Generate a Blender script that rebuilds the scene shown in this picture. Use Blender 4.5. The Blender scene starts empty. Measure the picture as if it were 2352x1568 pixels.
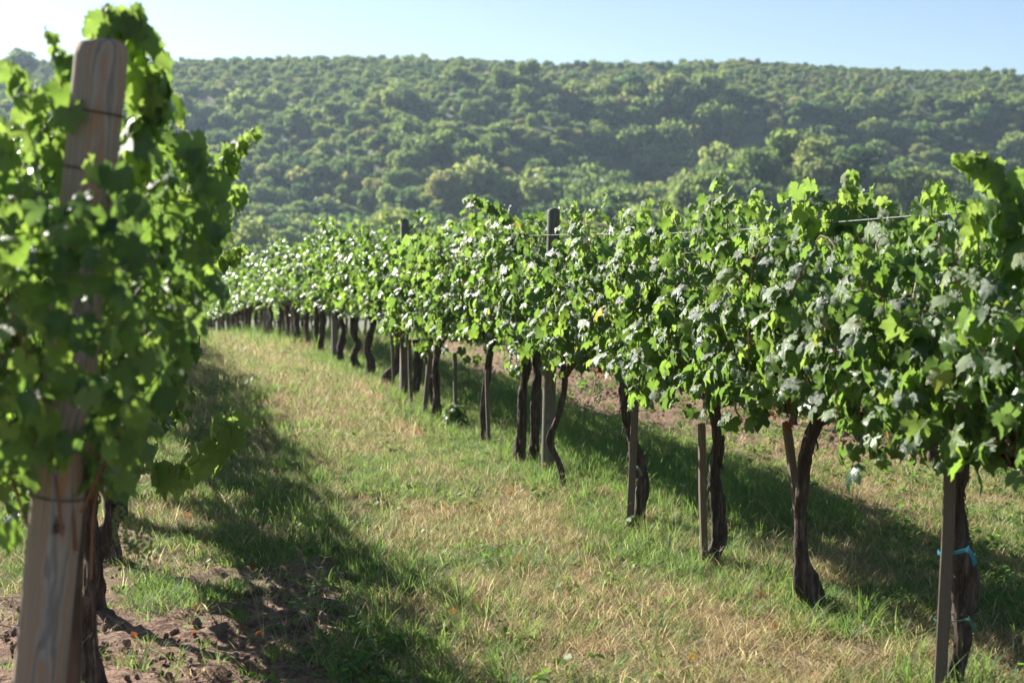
import bpy, math, random
import numpy as np
from mathutils import Vector, Matrix, Euler

R = math.radians
rng = np.random.default_rng(7)
random.seed(7)
scene = bpy.context.scene
COL = scene.collection

# ------------------------------------------------------------------ camera, world, sun, exposure
EYE = 1.55
FPX = 3267.0                       # focal length in pixels of a 2352 px wide picture (50 mm on 36 mm)
PITCH = math.atan(184.0 / FPX)
cam_data = bpy.data.cameras.new('camera')
cam = bpy.data.objects.new('camera', cam_data)
COL.objects.link(cam)
cam.location = (0, 0, EYE)
cam.rotation_euler = (R(90) - PITCH, 0, 0)
cam_data.lens = 50
cam_data.sensor_width = 36
cam_data.clip_start = 0.1
cam_data.clip_end = 6000
cam_data.dof.use_dof = True
cam_data.dof.focus_distance = 7.3
cam_data.dof.aperture_fstop = 3.1
cam_data.dof.aperture_blades = 8
scene.camera = cam

SUN_EL, SUN_AZ = 31.0, -43.0       # azimuth measured from +Y towards +X
sx = math.sin(R(SUN_AZ)) * math.cos(R(SUN_EL))
sy = math.cos(R(SUN_AZ)) * math.cos(R(SUN_EL))
sz = math.sin(R(SUN_EL))
world = bpy.data.worlds.new('World')
scene.world = world
world.use_nodes = True
wn = world.node_tree
wn.nodes.clear()
sky = wn.nodes.new('ShaderNodeTexSky')
sky.sky_type = 'NISHITA'
sky.sun_disc = False
sky.sun_elevation = R(SUN_EL)
sky.sun_rotation = R(SUN_AZ)
sky.altitude = 200
sky.air_density = 0.8
sky.dust_density = 0.6
sky.ozone_density = 1.0
bg = wn.nodes.new('ShaderNodeBackground')
bg.inputs['Strength'].default_value = 0.05
wo = wn.nodes.new('ShaderNodeOutputWorld')
wn.links.new(sky.outputs[0], bg.inputs[0])
wn.links.new(bg.outputs[0], wo.inputs[0])

sun_data = bpy.data.lights.new('sun', 'SUN')
sun_data.energy = 5.0
sun_data.angle = R(0.53)
sun_data.color = (1.0, 0.95, 0.86)
sun = bpy.data.objects.new('sun', sun_data)
COL.objects.link(sun)
sun.rotation_euler = Vector((sx, sy, sz)).to_track_quat('Z', 'Y').to_euler()

scene.view_settings.view_transform = 'Standard'
scene.view_settings.look = 'None'
scene.view_settings.gamma = 1
scene.view_settings.exposure = 1.62
scene.view_settings.use_curve_mapping = False
scene.cycles.max_bounces = 6
scene.cycles.diffuse_bounces = 3
scene.cycles.glossy_bounces = 2
scene.cycles.transmission_bounces = 4
scene.cycles.volume_bounces = 0
scene.cycles.use_denoising = True


# ------------------------------------------------------------------ numeric helpers
def hash3(ix, iy, iz, seed):
    h = (ix * 374761393 + iy * 668265263 + iz * 2147483647 + seed * 1274126177) & 0xffffffff
    h = ((h ^ (h >> 13)) * 1274126177) & 0xffffffff
    h = (h ^ (h >> 16)) & 0xffffffff
    return h / 4294967295.0


def noise(x, y, z=0.0, seed=0):
    x, y, z = np.broadcast_arrays(np.asarray(x, float), np.asarray(y, float), np.asarray(z, float))
    xi, yi, zi = np.floor(x).astype(np.int64), np.floor(y).astype(np.int64), np.floor(z).astype(np.int64)
    fx, fy, fz = x - xi, y - yi, z - zi
    fx, fy, fz = fx * fx * (3 - 2 * fx), fy * fy * (3 - 2 * fy), fz * fz * (3 - 2 * fz)
    out = 0
    for a in (0, 1):
        for b in (0, 1):
            for c in (0, 1):
                w = (fx if a else 1 - fx) * (fy if b else 1 - fy) * (fz if c else 1 - fz)
                out = out + w * hash3(xi + a, yi + b, zi + c, seed)
    return out


def fbm(x, y, z=0.0, seed=0, octs=4):
    s, a, t = 0, 1.0, 0
    for i in range(octs):
        f = 2 ** i
        s = s + a * noise(np.asarray(x) * f, np.asarray(y) * f, np.asarray(z) * f, seed + i * 17)
        t += a
        a *= 0.5
    return s / t


def sstep(a, b, x):
    t = np.clip((np.asarray(x, float) - a) / (b - a), 0, 1)
    return t * t * (3 - 2 * t)


def px(x, y, d):
    """point seen at pixel (x, y) of the 2352 px wide picture, at depth d along +Y"""
    a = (x - 1176) / FPX
    b = (784 - y) / FPX
    cy, sy_ = math.cos(PITCH), math.sin(PITCH)
    v = Vector((a, cy + b * sy_, -sy_ + b * cy))
    v *= d / v.y
    return Vector((v.x, v.y, v.z + EYE))


def project(P):
    P = np.asarray(P, float)
    cy, sy_ = math.cos(PITCH), math.sin(PITCH)
    X, Y, Z = P[..., 0], P[..., 1], P[..., 2] - EYE
    f = Y * cy - Z * sy_
    u = Y * sy_ + Z * cy
    return 1176 + FPX * X / f, 784 - FPX * u / f


# rows: u along a row (away), v across (to the right)
A = R(15)
U = np.array([-math.sin(A), math.cos(A)])
V = np.array([math.cos(A), math.sin(A)])
ROW1 = np.array([1.58, 5.10])
ROWS = {'main': 0.0, 'left': -2.98, 'back': 3.0}


def row_x(d, row='main'):
    """x of the row line at depth y = d"""
    o = ROW1 + V * ROWS[row]
    return o[0] + (d - o[1]) * U[0] / U[1]


def perp(x, y):
    return (np.asarray(x) - ROW1[0]) * V[0] + (np.asarray(y) - ROW1[1]) * V[1]


GY = [-200, 0, 8, 12, 17, 23, 27, 32, 40, 52, 69, 90, 130, 180, 240, 330, 436, 500, 580, 650, 700, 760, 900, 2500]
GZ = [0, 0, 0, .03, .12, .12, -.02, -.18, -.62, -1.25, -2.25, -3.6, -6.5, -8, -8, 3.0, 17, 36, 66, 84, 90, 91, 80, 0]
SKX = [-1200, 0, 350, 500, 790, 930, 1100, 1300, 1500, 1750, 1800, 1950, 2100, 2352, 3400]
SKY_ = [150, 140, 136, 131, 128, 134, 133, 138, 141, 134, 133, 143, 150, 165, 240]


def ground_z(x, y):
    x = np.asarray(x, float)
    y = np.asarray(y, float)
    z = (np.interp(y, GY, GZ) + np.interp(y * .97 - .5, GY, GZ) + np.interp(y * 1.03 + .5, GY, GZ)) / 3
    col = 1176 + FPX * x / np.maximum(y, 30)
    m = (600 - np.interp(col, SKX, SKY_) + 8) / (600 - 135 - 17)
    far = sstep(250, 420, y)
    z = z * (1 + (m - 1) * far)
    big = (fbm(x / 85 + 3, y / 120, 0, 5, 3) - .5) * 44 + (fbm(x / 34 + y / 90, y / 50, 0, 9, 2) - .5) * 20
    z = z + big * sstep(260, 330, y) * (1 - sstep(500, 600, y))
    near = (fbm(x * .8, y * .8, 0, 3, 3) - .5) * .05
    return z + near * (1 - sstep(40, 80, y))


def soil_mask(x, y):
    t = perp(x, y)
    n = fbm(np.asarray(x) * 1.3, np.asarray(y) * 1.3, 0, 21, 4)
    n2 = fbm(np.asarray(x) * .45, np.asarray(y) * .45, 0, 22, 3)
    a = (1 - sstep(.7, 1.15, np.abs(t + 2.9) + (n - .5) * 1.3)) * (1 - sstep(6.2, 7.2, y + (n - .5) * 2.4))
    a2 = (1 - sstep(.15, .5, np.abs(t + 2.98) + (n - .5) * .9)) * .8
    b = (1 - sstep(.75, 1.25, np.abs(t - 2.45) + (n - .5) * 1.5)) * sstep(7.6, 9.5, y) * (.4 + .6 * sstep(.38, .55, n2 + sstep(11, 14, y) * .25))
    return np.clip(np.maximum(np.maximum(a, a2), b), 0, 1)


def dry_mask(x, y):
    t = perp(x, y)
    n = fbm(np.asarray(x) * .9 + 40, np.asarray(y) * .7, 0, 31, 4)
    n2 = fbm(np.asarray(x) * 3 + 40, np.asarray(y) * 3, 0, 33, 3)
    mid = 1 - sstep(.4, 1.0, np.abs(t + 1.15))
    far = sstep(10.5, 16, y) * (1 - sstep(.7, 1.6, np.abs(t + 1.6)))
    m = sstep(.40, .62, n + .22 * mid - .09 + far * .40 + (n2 - .5) * .35)
    m = np.maximum(m, (1 - sstep(.12, .55, np.hypot((np.asarray(x) - 1.75), (np.asarray(y) - 5.5) * .8))) * .95)
    m = np.maximum(m, (1 - sstep(.25, .6, np.hypot((np.asarray(x) + .05) * .7, (np.asarray(y) - 8.2)))) * .95)
    m = np.maximum(m, sstep(1.2, 1.9, t) * .7)
    return np.clip(m, 0, 1)


# ------------------------------------------------------------------ object helpers
def link(name, data, parent=None, M=None, kind=None, label=None, cat=None, group=None):
    o = bpy.data.objects.new(name, data)
    COL.objects.link(o)
    if parent is not None:
        o.parent = parent
    if M is not None:
        o.matrix_basis = M
    if kind:
        o['kind'] = kind
    if label:
        o['label'] = label
    if cat:
        o['category'] = cat
    if group:
        o['group'] = group
    return o


def mesh_tris(name, v, f, mats, smooth=True, mi=None, attrs=None):
    v = np.ascontiguousarray(v, dtype=np.float32)
    f = np.ascontiguousarray(f, dtype=np.int32)
    k = f.shape[1]
    me = bpy.data.meshes.new(name)
    me.vertices.add(len(v))
    me.vertices.foreach_set('co', v.ravel())
    me.loops.add(f.size)
    me.loops.foreach_set('vertex_index', f.ravel())
    me.polygons.add(len(f))
    me.polygons.foreach_set('loop_start', np.arange(0, f.size, k, dtype=np.int32))
    me.polygons.foreach_set('use_smooth', np.full(len(f), smooth, dtype=bool))
    for m in (mats if isinstance(mats, (list, tuple)) else [mats]):
        me.materials.append(m)
    if mi is not None:
        me.polygons.foreach_set('material_index', np.ascontiguousarray(mi, dtype=np.int32))
    for an, arr in (attrs or {}).items():
        arr = np.ascontiguousarray(arr, dtype=np.float32)
        if arr.ndim == 2:
            a = me.attributes.new(an, 'FLOAT_VECTOR', 'POINT')
            a.data.foreach_set('vector', arr.ravel())
        else:
            a = me.attributes.new(an, 'FLOAT', 'POINT')
            a.data.foreach_set('value', arr)
    me.update(calc_edges=True)
    return me


def quads_to_tris(q):
    q = np.asarray(q)
    return np.concatenate([q[:, [0, 1, 2]], q[:, [0, 2, 3]]])


def resample(P, n):
    """Catmull-Rom through points (any columns)"""
    P = np.asarray(P, float)
    m = len(P)
    if m == 2:
        t = np.linspace(0, 1, n)[:, None]
        return P[0] * (1 - t) + P[1] * t
    E = np.vstack([2 * P[0] - P[1], P, 2 * P[-1] - P[-2]])
    t = np.linspace(0, m - 1 - 1e-9, n)
    i = t.astype(int)
    f = (t - i)[:, None]
    p0, p1, p2, p3 = E[i], E[i + 1], E[i + 2], E[i + 3]
    return .5 * ((2 * p1) + (-p0 + p2) * f + (2 * p0 - 5 * p1 + 4 * p2 - p3) * f ** 2 + (-p0 + 3 * p1 - 3 * p2 + p3) * f ** 3)


def tube(path, radii, sides=8, n=None, ridge=0.0, seed=0, cap=True, lump=0.0, twist=3.0):
    """returns verts, quads-as-tris of a tube; ridge adds bark furrows"""
    P = np.asarray(path, float)
    r = np.asarray(radii, float)
    if n:
        C = resample(np.hstack([P, r[:, None]]), n)
        P, r = C[:, :3], np.maximum(C[:, 3], 1e-4)
    T = np.gradient(P, axis=0)
    T /= np.linalg.norm(T, axis=1)[:, None] + 1e-9
    ref = np.array([0.3, 1.0, 0.05]) if abs(T[0, 2]) > .5 else np.array([0.1, 0.05, 1.0])
    Nn = np.cross(T, ref)
    Nn /= np.linalg.norm(Nn, axis=1)[:, None] + 1e-9
    B = np.cross(T, Nn)
    th = np.linspace(0, 2 * np.pi, sides, endpoint=False)
    L = np.concatenate([[0], np.cumsum(np.linalg.norm(np.diff(P, axis=0), axis=1))])
    TH, LL = np.meshgrid(th, L)
    rr = np.repeat(r[:, None], sides, 1)
    if ridge:
        w = TH + LL * twist
        a = noise(np.cos(w) * 3.2 + 9, np.sin(w) * 3.2 + 9, LL * 5, seed)
        b = noise(np.cos(w) * 7 + 9, np.sin(w) * 7 + 9, LL * 16, seed + 5)
        rr = rr * (1 + ridge * (a - .5) * 2 + ridge * .8 * (b - .5))
    if lump:
        rr = rr * (1 + lump * (noise(np.cos(TH) * 1.2 + 4, np.sin(TH) * 1.2 + 4, LL * 9, seed + 9) - .45) * 2)
    v = P[:, None, :] + rr[..., None] * (np.cos(TH)[..., None] * Nn[:, None, :] + np.sin(TH)[..., None] * B[:, None, :])
    m = len(P)
    i = np.arange(m - 1)[:, None] * sides
    j = np.arange(sides)[None, :]
    jn = (j + 1) % sides
    q = np.stack([i + j, i + jn, i + sides + jn, i + sides + j], -1).reshape(-1, 4)
    f = quads_to_tris(q)
    v = v.reshape(-1, 3)
    if cap:
        c0, c1 = len(v), len(v) + 1
        v = np.vstack([v, P[0], P[-1]])
        jj = np.arange(sides)
        f = np.vstack([f, np.stack([jj, np.full(sides, c0), (jj + 1) % sides], 1),
                       np.stack([(m - 1) * sides + jj, (m - 1) * sides + (jj + 1) % sides, np.full(sides, c1)], 1)])
    return v, f


def join(parts):
    vs, fs, o = [], [], 0
    for v, f in parts:
        vs.append(v)
        fs.append(f + o)
        o += len(v)
    return np.vstack(vs), np.vstack(fs)


# ------------------------------------------------------------------ materials
def new_mat(name):
    m = bpy.data.materials.new(name)
    m.use_nodes = True
    m.node_tree.nodes.clear()
    return m, m.node_tree.nodes, m.node_tree.links


def nd(ns, t, **k):
    n = ns.new(t)
    for a, b in k.items():
        if hasattr(n, a):
            setattr(n, a, b)
        else:
            n.inputs[a.replace('_', ' ')].default_value = b
    return n


def ramp(ns, stops, interp='LINEAR'):
    r = ns.new('ShaderNodeValToRGB')
    r.color_ramp.interpolation = interp
    e = r.color_ramp.elements
    while len(e) > 1:
        e.remove(e[0])
    e[0].position, e[0].color = stops[0][0], (*stops[0][1], 1)
    for p, c in stops[1:]:
        k = e.new(p)
        k.color = (*c, 1)
    return r


def mixc(ns, ls, fac, a, b, mode='MIX'):
    m = ns.new('ShaderNodeMix')
    m.data_type = 'RGBA'
    m.blend_type = mode
    for s, val in ((0, fac), (6, a), (7, b)):
        if isinstance(val, (int, float)):
            m.inputs[s].default_value = val
        elif isinstance(val, tuple):
            m.inputs[s].default_value = (*val, 1)
        else:
            ls.new(val, m.inputs[s])
    return m.outputs[2]


def math_(ns, ls, op, a, b=0.0, c=0.0):
    m = ns.new('ShaderNodeMath')
    m.operation = op
    for i, val in enumerate((a, b, c)):
        if isinstance(val, (int, float)):
            m.inputs[i].default_value = val
        else:
            ls.new(val, m.inputs[i])
    return m.outputs[0]


def leaf_material(name, stops, trans, under, t_fac=.42, rough=.36, spec=.55, vein=True, coat=0.0):
    m, ns, ls = new_mat(name)
    oi = nd(ns, 'ShaderNodeObjectInfo')
    geo = nd(ns, 'ShaderNodeNewGeometry')
    rnd = math_(ns, ls, 'FRACT', math_(ns, ls, 'ADD', oi.outputs['Random'], geo.outputs['Random Per Island']))
    rp = ramp(ns, stops)
    ls.new(rnd, rp.inputs[0])
    nz = nd(ns, 'ShaderNodeTexNoise', Scale=35.0, Detail=3.0)
    tc = nd(ns, 'ShaderNodeTexCoord')
    ls.new(tc.outputs['Object'], nz.inputs['Vector'])
    col = mixc(ns, ls, math_(ns, ls, 'MULTIPLY', nz.outputs[0], .35), rp.outputs[0], (.02, .05, .012))
    tcol = mixc(ns, ls, .45, mixc(ns, ls, 1.0, rp.outputs[0], (3.2, 3.2, 2.2), 'MULTIPLY'), trans)
    bump_in = None
    if vein:
        at = nd(ns, 'ShaderNodeAttribute', attribute_name='lc')
        sp = nd(ns, 'ShaderNodeSeparateXYZ')
        ls.new(at.outputs['Vector'], sp.inputs[0])
        ang = math_(ns, ls, 'ARCTAN2', sp.outputs[0], sp.outputs[1])
        # five main veins every 55 degrees
        k = math_(ns, ls, 'DIVIDE', math_(ns, ls, 'ABSOLUTE', ang), R(57.5))
        fr = math_(ns, ls, 'ABSOLUTE', math_(ns, ls, 'SUBTRACT', k, math_(ns, ls, 'ROUND', k)))
        ln = nd(ns, 'ShaderNodeVectorMath', operation='LENGTH')
        ls.new(at.outputs['Vector'], ln.inputs[0])
        w = math_(ns, ls, 'MULTIPLY', fr, ln.outputs['Value'])
        v1 = math_(ns, ls, 'SUBTRACT', 1.0, math_(ns, ls, 'SMOOTH_MIN', math_(ns, ls, 'MULTIPLY', w, 48.0), 1.0, .2))
        # side veins
        wv = math_(ns, ls, 'SINE', math_(ns, ls, 'ADD', math_(ns, ls, 'MULTIPLY', ln.outputs['Value'], 34.0), math_(ns, ls, 'MULTIPLY', fr, 22.0)))
        v2 = math_(ns, ls, 'MULTIPLY', math_(ns, ls, 'POWER', math_(ns, ls, 'MAXIMUM', wv, 0.0), 6.0), .35)
        vv = math_(ns, ls, 'MAXIMUM', v1, v2)
        vv = math_(ns, ls, 'MAXIMUM', vv, 0.0)
        col = mixc(ns, ls, math_(ns, ls, 'MULTIPLY', vv, .55), col, (.17, .24, .07))
        tcol = mixc(ns, ls, math_(ns, ls, 'MULTIPLY', vv, .4), tcol, (.06, .14, .02))
        bump_in = math_(ns, ls, 'ADD', math_(ns, ls, 'MULTIPLY', vv, -.6), nz.outputs[0])
    col = mixc(ns, ls, geo.outputs['Backfacing'], col, under)
    pb = nd(ns, 'ShaderNodeBsdfPrincipled')
    ls.new(col, pb.inputs['Base Color'])
    rg = math_(ns, ls, 'ADD', rough, math_(ns, ls, 'MULTIPLY', geo.outputs['Backfacing'], .3))
    ls.new(rg, pb.inputs['Roughness'])
    pb.inputs['Specular IOR Level'].default_value = spec
    tr = nd(ns, 'ShaderNodeBsdfTranslucent')
    ls.new(tcol, tr.inputs[0])
    if bump_in is not None:
        bp = nd(ns, 'ShaderNodeBump', Strength=.5, Distance=.004)
        ls.new(bump_in, bp.inputs['Height'])
        ls.new(bp.outputs[0], pb.inputs['Normal'])
    mx = nd(ns, 'ShaderNodeMixShader')
    mx.inputs[0].default_value = t_fac
    ls.new(pb.outputs[0], mx.inputs[1])
    ls.new(tr.outputs[0], mx.inputs[2])
    out = nd(ns, 'ShaderNodeOutputMaterial')
    ls.new(mx.outputs[0], out.inputs[0])
    return m


VINE_STOPS = [(0, (.018, .06, .028)), (.35, (.034, .092, .028)), (.62, (.065, .14, .026)), (.85, (.10, .19, .035)), (.965, (.14, .22, .04)),
              (.990, (.15, .22, .04)), (.992, (.26, .24, .05)), (.997, (.24, .20, .05)), (.998, (.16, .06, .03))]
M_LEAF = leaf_material('vine_leaf', VINE_STOPS, (.31, .40, .06), (.085, .14, .065), t_fac=.40, rough=.33, spec=.45)
M_YOUNG_OR_LIT = leaf_material('young_leaf', [(0, (.075, .15, .035)), (1, (.14, .21, .055))], (.38, .46, .09), (.13, .19, .08), t_fac=.42, rough=.45, spec=.4)  # young growth, and sunlight painted into the colour of shoot leaves
M_DRYLEAF = leaf_material('dry_leaf', [(0, (.16, .045, .02)), (.5, (.26, .08, .03)), (1, (.28, .17, .08))], (.35, .10, .03), (.2, .1, .05), t_fac=.25, rough=.7, spec=.12)
M_YELLOW = leaf_material('yellow_leaf', [(0, (.45, .32, .03)), (1, (.5, .22, .03))], (.5, .3, .03), (.4, .3, .08), t_fac=.3, rough=.6, spec=.2, vein=False)
M_GRASS = leaf_material('grass_blade', [(0, (.06, .12, .03)), (.5, (.10, .175, .045)), (1, (.17, .24, .075))], (.30, .42, .10), (.07, .14, .035), t_fac=.35, rough=.45, spec=.45, vein=False)
M_STRAW = leaf_material('dry_grass_blade', [(0, (.17, .09, .05)), (.25, (.34, .26, .17)), (.6, (.50, .43, .31)), (1, (.70, .64, .50))], (.55, .48, .32), (.3, .22, .12), t_fac=.22, rough=.6, spec=.3, vein=False)
M_WEED = leaf_material('weed_leaf', [(0, (.05, .12, .025)), (1, (.10, .20, .035))], (.25, .42, .05), (.09, .15, .06), t_fac=.4, rough=.55, spec=.2, vein=False)


def tree_material(name, stops, blue=(.05, .10, .055)):
    m, ns, ls = new_mat(name)
    oi = nd(ns, 'ShaderNodeObjectInfo')
    geo = nd(ns, 'ShaderNodeNewGeometry')
    rp = ramp(ns, stops)
    ls.new(oi.outputs['Random'], rp.inputs[0])
    col = mixc(ns, ls, math_(ns, ls, 'MULTIPLY', geo.outputs['Random Per Island'], .55), rp.outputs[0], blue)
    pb = nd(ns, 'ShaderNodeBsdfPrincipled', Roughness=.55)
    pb.inputs['Specular IOR Level'].default_value = .08
    ls.new(col, pb.inputs['Base Color'])
    tr = nd(ns, 'ShaderNodeBsdfTranslucent')
    ls.new(mixc(ns, ls, 1.0, col, (2.0, 2.1, 1.2), 'MULTIPLY'), tr.inputs[0])
    mx = nd(ns, 'ShaderNodeMixShader')
    mx.inputs[0].default_value = .34
    ls.new(pb.outputs[0], mx.inputs[1])
    ls.new(tr.outputs[0], mx.inputs[2])
    out = nd(ns, 'ShaderNodeOutputMaterial')
    ls.new(mx.outputs[0], out.inputs[0])
    return m


M_TREE = tree_material('hill_foliage', [(0, (.06, .10, .055)), (.12, (.10, .15, .065)), (.4, (.17, .22, .085)), (.7, (.23, .27, .10)), (.92, (.28, .30, .13)), (1, (.31, .26, .14))])


def bark_material(name, c1, c2, c3, scale=1.0, rough=.85):
    m, ns, ls = new_mat(name)
    tc = nd(ns, 'ShaderNodeTexCoord')
    mp = nd(ns, 'ShaderNodeMapping')
    mp.inputs['Scale'].default_value = (60 * scale, 60 * scale, 7 * scale)
    ls.new(tc.outputs['Object'], mp.inputs[0])
    n1 = nd(ns, 'ShaderNodeTexNoise', Scale=1.0, Detail=6.0, Roughness=.65, Distortion=.6)
    ls.new(mp.outputs[0], n1.inputs['Vector'])
    rp = ramp(ns, [(.3, c1), (.5, c2), (.72, c3)])
    ls.new(n1.outputs[0], rp.inputs[0])
    pb = nd(ns, 'ShaderNodeBsdfPrincipled', Roughness=rough)
    pb.inputs['Specular IOR Level'].default_value = .25
    ls.new(rp.outputs[0], pb.inputs['Base Color'])
    bp = nd(ns, 'ShaderNodeBump', Strength=.9, Distance=.012)
    ls.new(n1.outputs[0], bp.inputs['Height'])
    ls.new(bp.outputs[0], pb.inputs['Normal'])
    out = nd(ns, 'ShaderNodeOutputMaterial')
    ls.new(pb.outputs[0], out.inputs[0])
    return m


M_BARK = bark_material('vine_bark', (.020, .014, .012), (.070, .050, .041), (.18, .145, .125))
M_TREEBARK = bark_material('tree_bark', (.05, .04, .03), (.10, .08, .06), (.16, .14, .11), .1)


def plain(name, c, rough=.6, metal=0.0, noise_amt=.3, scale=40):
    m, ns, ls = new_mat(name)
    tc = nd(ns, 'ShaderNodeTexCoord')
    n1 = nd(ns, 'ShaderNodeTexNoise', Scale=float(scale), Detail=4.0)
    ls.new(tc.outputs['Object'], n1.inputs['Vector'])
    col = mixc(ns, ls, math_(ns, ls, 'MULTIPLY', n1.outputs[0], noise_amt), c, tuple(x * .4 for x in c))
    pb = nd(ns, 'ShaderNodeBsdfPrincipled', Roughness=rough, Metallic=metal)
    ls.new(col, pb.inputs['Base Color'])
    out = nd(ns, 'ShaderNodeOutputMaterial')
    ls.new(pb.outputs[0], out.inputs[0])
    return m


M_CANE = plain('cane_bark', (.20, .085, .035), .5)
M_GREENCANE = plain('green_cane', (.13, .14, .04), .45)
M_WIRE = plain('wire_steel', (.22, .22, .22), .6, .5, .3, 15)
M_RUST = plain('rusty_wire', (.12, .08, .06), .6, .5, .4, 30)
M_TIE = plain('blue_tie', (.03, .22, .32), .4)
M_GRAPE = plain('grape_skin', (.16, .24, .06), .35, 0, .3, 90)
M_PALE = plain('pale_chip', (.42, .40, .36), .7)


def wood_material(name, grey, brown, orange, scale=1.0):
    m, ns, ls = new_mat(name)
    tc = nd(ns, 'ShaderNodeTexCoord')
    mp = nd(ns, 'ShaderNodeMapping')
    mp.inputs['Scale'].default_value = (14 * scale, 14 * scale, 3.2 * scale)
    ls.new(tc.outputs['Object'], mp.inputs[0])
    wv = nd(ns, 'ShaderNodeTexWave', Scale=1.6, Distortion=7.0, Detail=2.5)
    wv.bands_direction = 'X'
    wv.inputs['Detail Scale'].default_value = .8
    ls.new(mp.outputs[0], wv.inputs['Vector'])
    mp2 = nd(ns, 'ShaderNodeMapping')
    mp2.inputs['Scale'].default_value = (190 * scale, 190 * scale, 5 * scale)
    ls.new(tc.outputs['Object'], mp2.inputs[0])
    n2 = nd(ns, 'ShaderNodeTexNoise', Scale=1.0, Detail=4.0)
    ls.new(mp2.outputs[0], n2.inputs['Vector'])
    n3 = nd(ns, 'ShaderNodeTexNoise', Scale=3.0, Detail=3.0)
    mp3 = nd(ns, 'ShaderNodeMapping')
    mp3.inputs['Scale'].default_value = (4, 4, .8)
    ls.new(tc.outputs['Object'], mp3.inputs[0])
    ls.new(mp3.outputs[0], n3.inputs['Vector'])
    rp = ramp(ns, [(.0, tuple(x * .55 for x in grey)), (.2, grey), (.55, grey), (.8, brown), (1, orange)])
    ls.new(wv.outputs['Color'], rp.inputs[0])
    ms = ramp(ns, [(.42, (0, 0, 0)), (.62, (1, 1, 1))])
    ls.new(n3.outputs[0], ms.inputs[0])
    c = mixc(ns, ls, math_(ns, ls, 'MULTIPLY', math_(ns, ls, 'MULTIPLY', ms.outputs[0], .7), wv.outputs['Fac']), rp.outputs[0], orange)
    c = mixc(ns, ls, math_(ns, ls, 'MULTIPLY', n2.outputs[0], .7), c, tuple(x * .35 for x in grey))
    pb = nd(ns, 'ShaderNodeBsdfPrincipled', Roughness=.8)
    pb.inputs['Specular IOR Level'].default_value = .25
    ls.new(c, pb.inputs['Base Color'])
    bp = nd(ns, 'ShaderNodeBump', Strength=.6, Distance=.004)
    ls.new(n2.outputs[0], bp.inputs['Height'])
    ls.new(bp.outputs[0], pb.inputs['Normal'])
    out = nd(ns, 'ShaderNodeOutputMaterial')
    ls.new(pb.outputs[0], out.inputs[0])
    return m


M_POST = wood_material('post_wood', (.40, .35, .28), (.36, .27, .19), (.44, .24, .11))
M_SLIM = wood_material('slim_stake_wood', (.15, .10, .075), (.12, .075, .05), (.17, .09, .05))
M_STAKE = wood_material('stake_wood', (.20, .175, .15), (.16, .12, .09), (.20, .12, .07), 1.5)
M_OLDPOST = wood_material('weathered_post', (.23, .22, .19), (.18, .16, .13), (.17, .13, .09), 1.2)
M_CONC = plain('concrete_post', (.22, .20, .18), .9, 0, .4, 25)


def ground_material():
    m, ns, ls = new_mat('ground_soil')
    tc = nd(ns, 'ShaderNodeTexCoord')
    so = nd(ns, 'ShaderNodeAttribute', attribute_name='soil')
    dr = nd(ns, 'ShaderNodeAttribute', attribute_name='dry')
    n1 = nd(ns, 'ShaderNodeTexNoise', Scale=2.2, Detail=8.0, Roughness=.62)
    n2 = nd(ns, 'ShaderNodeTexNoise', Scale=28.0, Detail=6.0, Roughness=.6)
    n3 = nd(ns, 'ShaderNodeTexNoise', Scale=120.0, Detail=3.0)
    for n in (n1, n2, n3):
        ls.new(tc.outputs['Object'], n.inputs['Vector'])
    soil = ramp(ns, [(.3, (.10, .06, .045)), (.5, (.20, .125, .09)), (.7, (.32, .22, .16))])
    ls.new(n2.outputs[0], soil.inputs[0])
    dry = ramp(ns, [(.33, (.07, .045, .03)), (.5, (.24, .18, .12)), (.68, (.50, .43, .33))])
    ls.new(n3.outputs[0], dry.inputs[0])
    grs = ramp(ns, [(.35, (.02, .02, .01)), (.5, (.07, .07, .035)), (.68, (.24, .22, .15))])
    ls.new(n3.outputs[0], grs.inputs[0])
    c = mixc(ns, ls, dr.outputs['Fac'], grs.outputs[0], dry.outputs[0])
    c = mixc(ns, ls, so.outputs['Fac'], c, soil.outputs[0])
    pb = nd(ns, 'ShaderNodeBsdfPrincipled', Roughness=.95)
    pb.inputs['Specular IOR Level'].default_value = .15
    ls.new(c, pb.inputs['Base Color'])
    h = math_(ns, ls, 'ADD', n2.outputs[0], math_(ns, ls, 'MULTIPLY', n3.outputs[0], .35))
    bp = nd(ns, 'ShaderNodeBump', Strength=1.0, Distance=.03)
    ls.new(h, bp.inputs['Height'])
    ls.new(bp.outputs[0], pb.inputs['Normal'])
    out = nd(ns, 'ShaderNodeOutputMaterial')
    ls.new(pb.outputs[0], out.inputs[0])
    return m


M_GROUND = ground_material()
M_HILL = plain('hill_soil', (.10, .12, .05), .95, 0, .6, .15)
M_CLOD = plain('soil_clod', (.20, .13, .095), .95, 0, .6, 60)


# ------------------------------------------------------------------ ground and hill
def geom_axis(dense0, dense1, step, mid, midstep, end, grow, sign=1):
    pass


def axis(segs):
    a = [segs[0][0]]
    for (lo, hi, st) in segs:
        n = max(1, int(round((hi - lo) / st)))
        a += list(np.linspace(lo, hi, n + 1)[1:])
    return np.array(a)


XS = axis([(-2600, -1000, 200), (-1000, -420, 60), (-420, -60, 12), (-60, -14, 2.5), (-14, -5, .4), (-5, 6, .05), (6, 15, .4), (15, 60, 2.5), (60, 420, 12), (420, 1000, 60), (1000, 2600, 200)])
Y_NEAR = axis([(-120, -20, 15), (-20, 2, 1.2), (2, 4.4, .2), (4.4, 12, .05), (12, 18, .12), (18, 40, .4), (40, 80, 2), (80, 200, 10)])
Y_FAR = axis([(200, 900, 9), (900, 2600, 150)])


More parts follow.
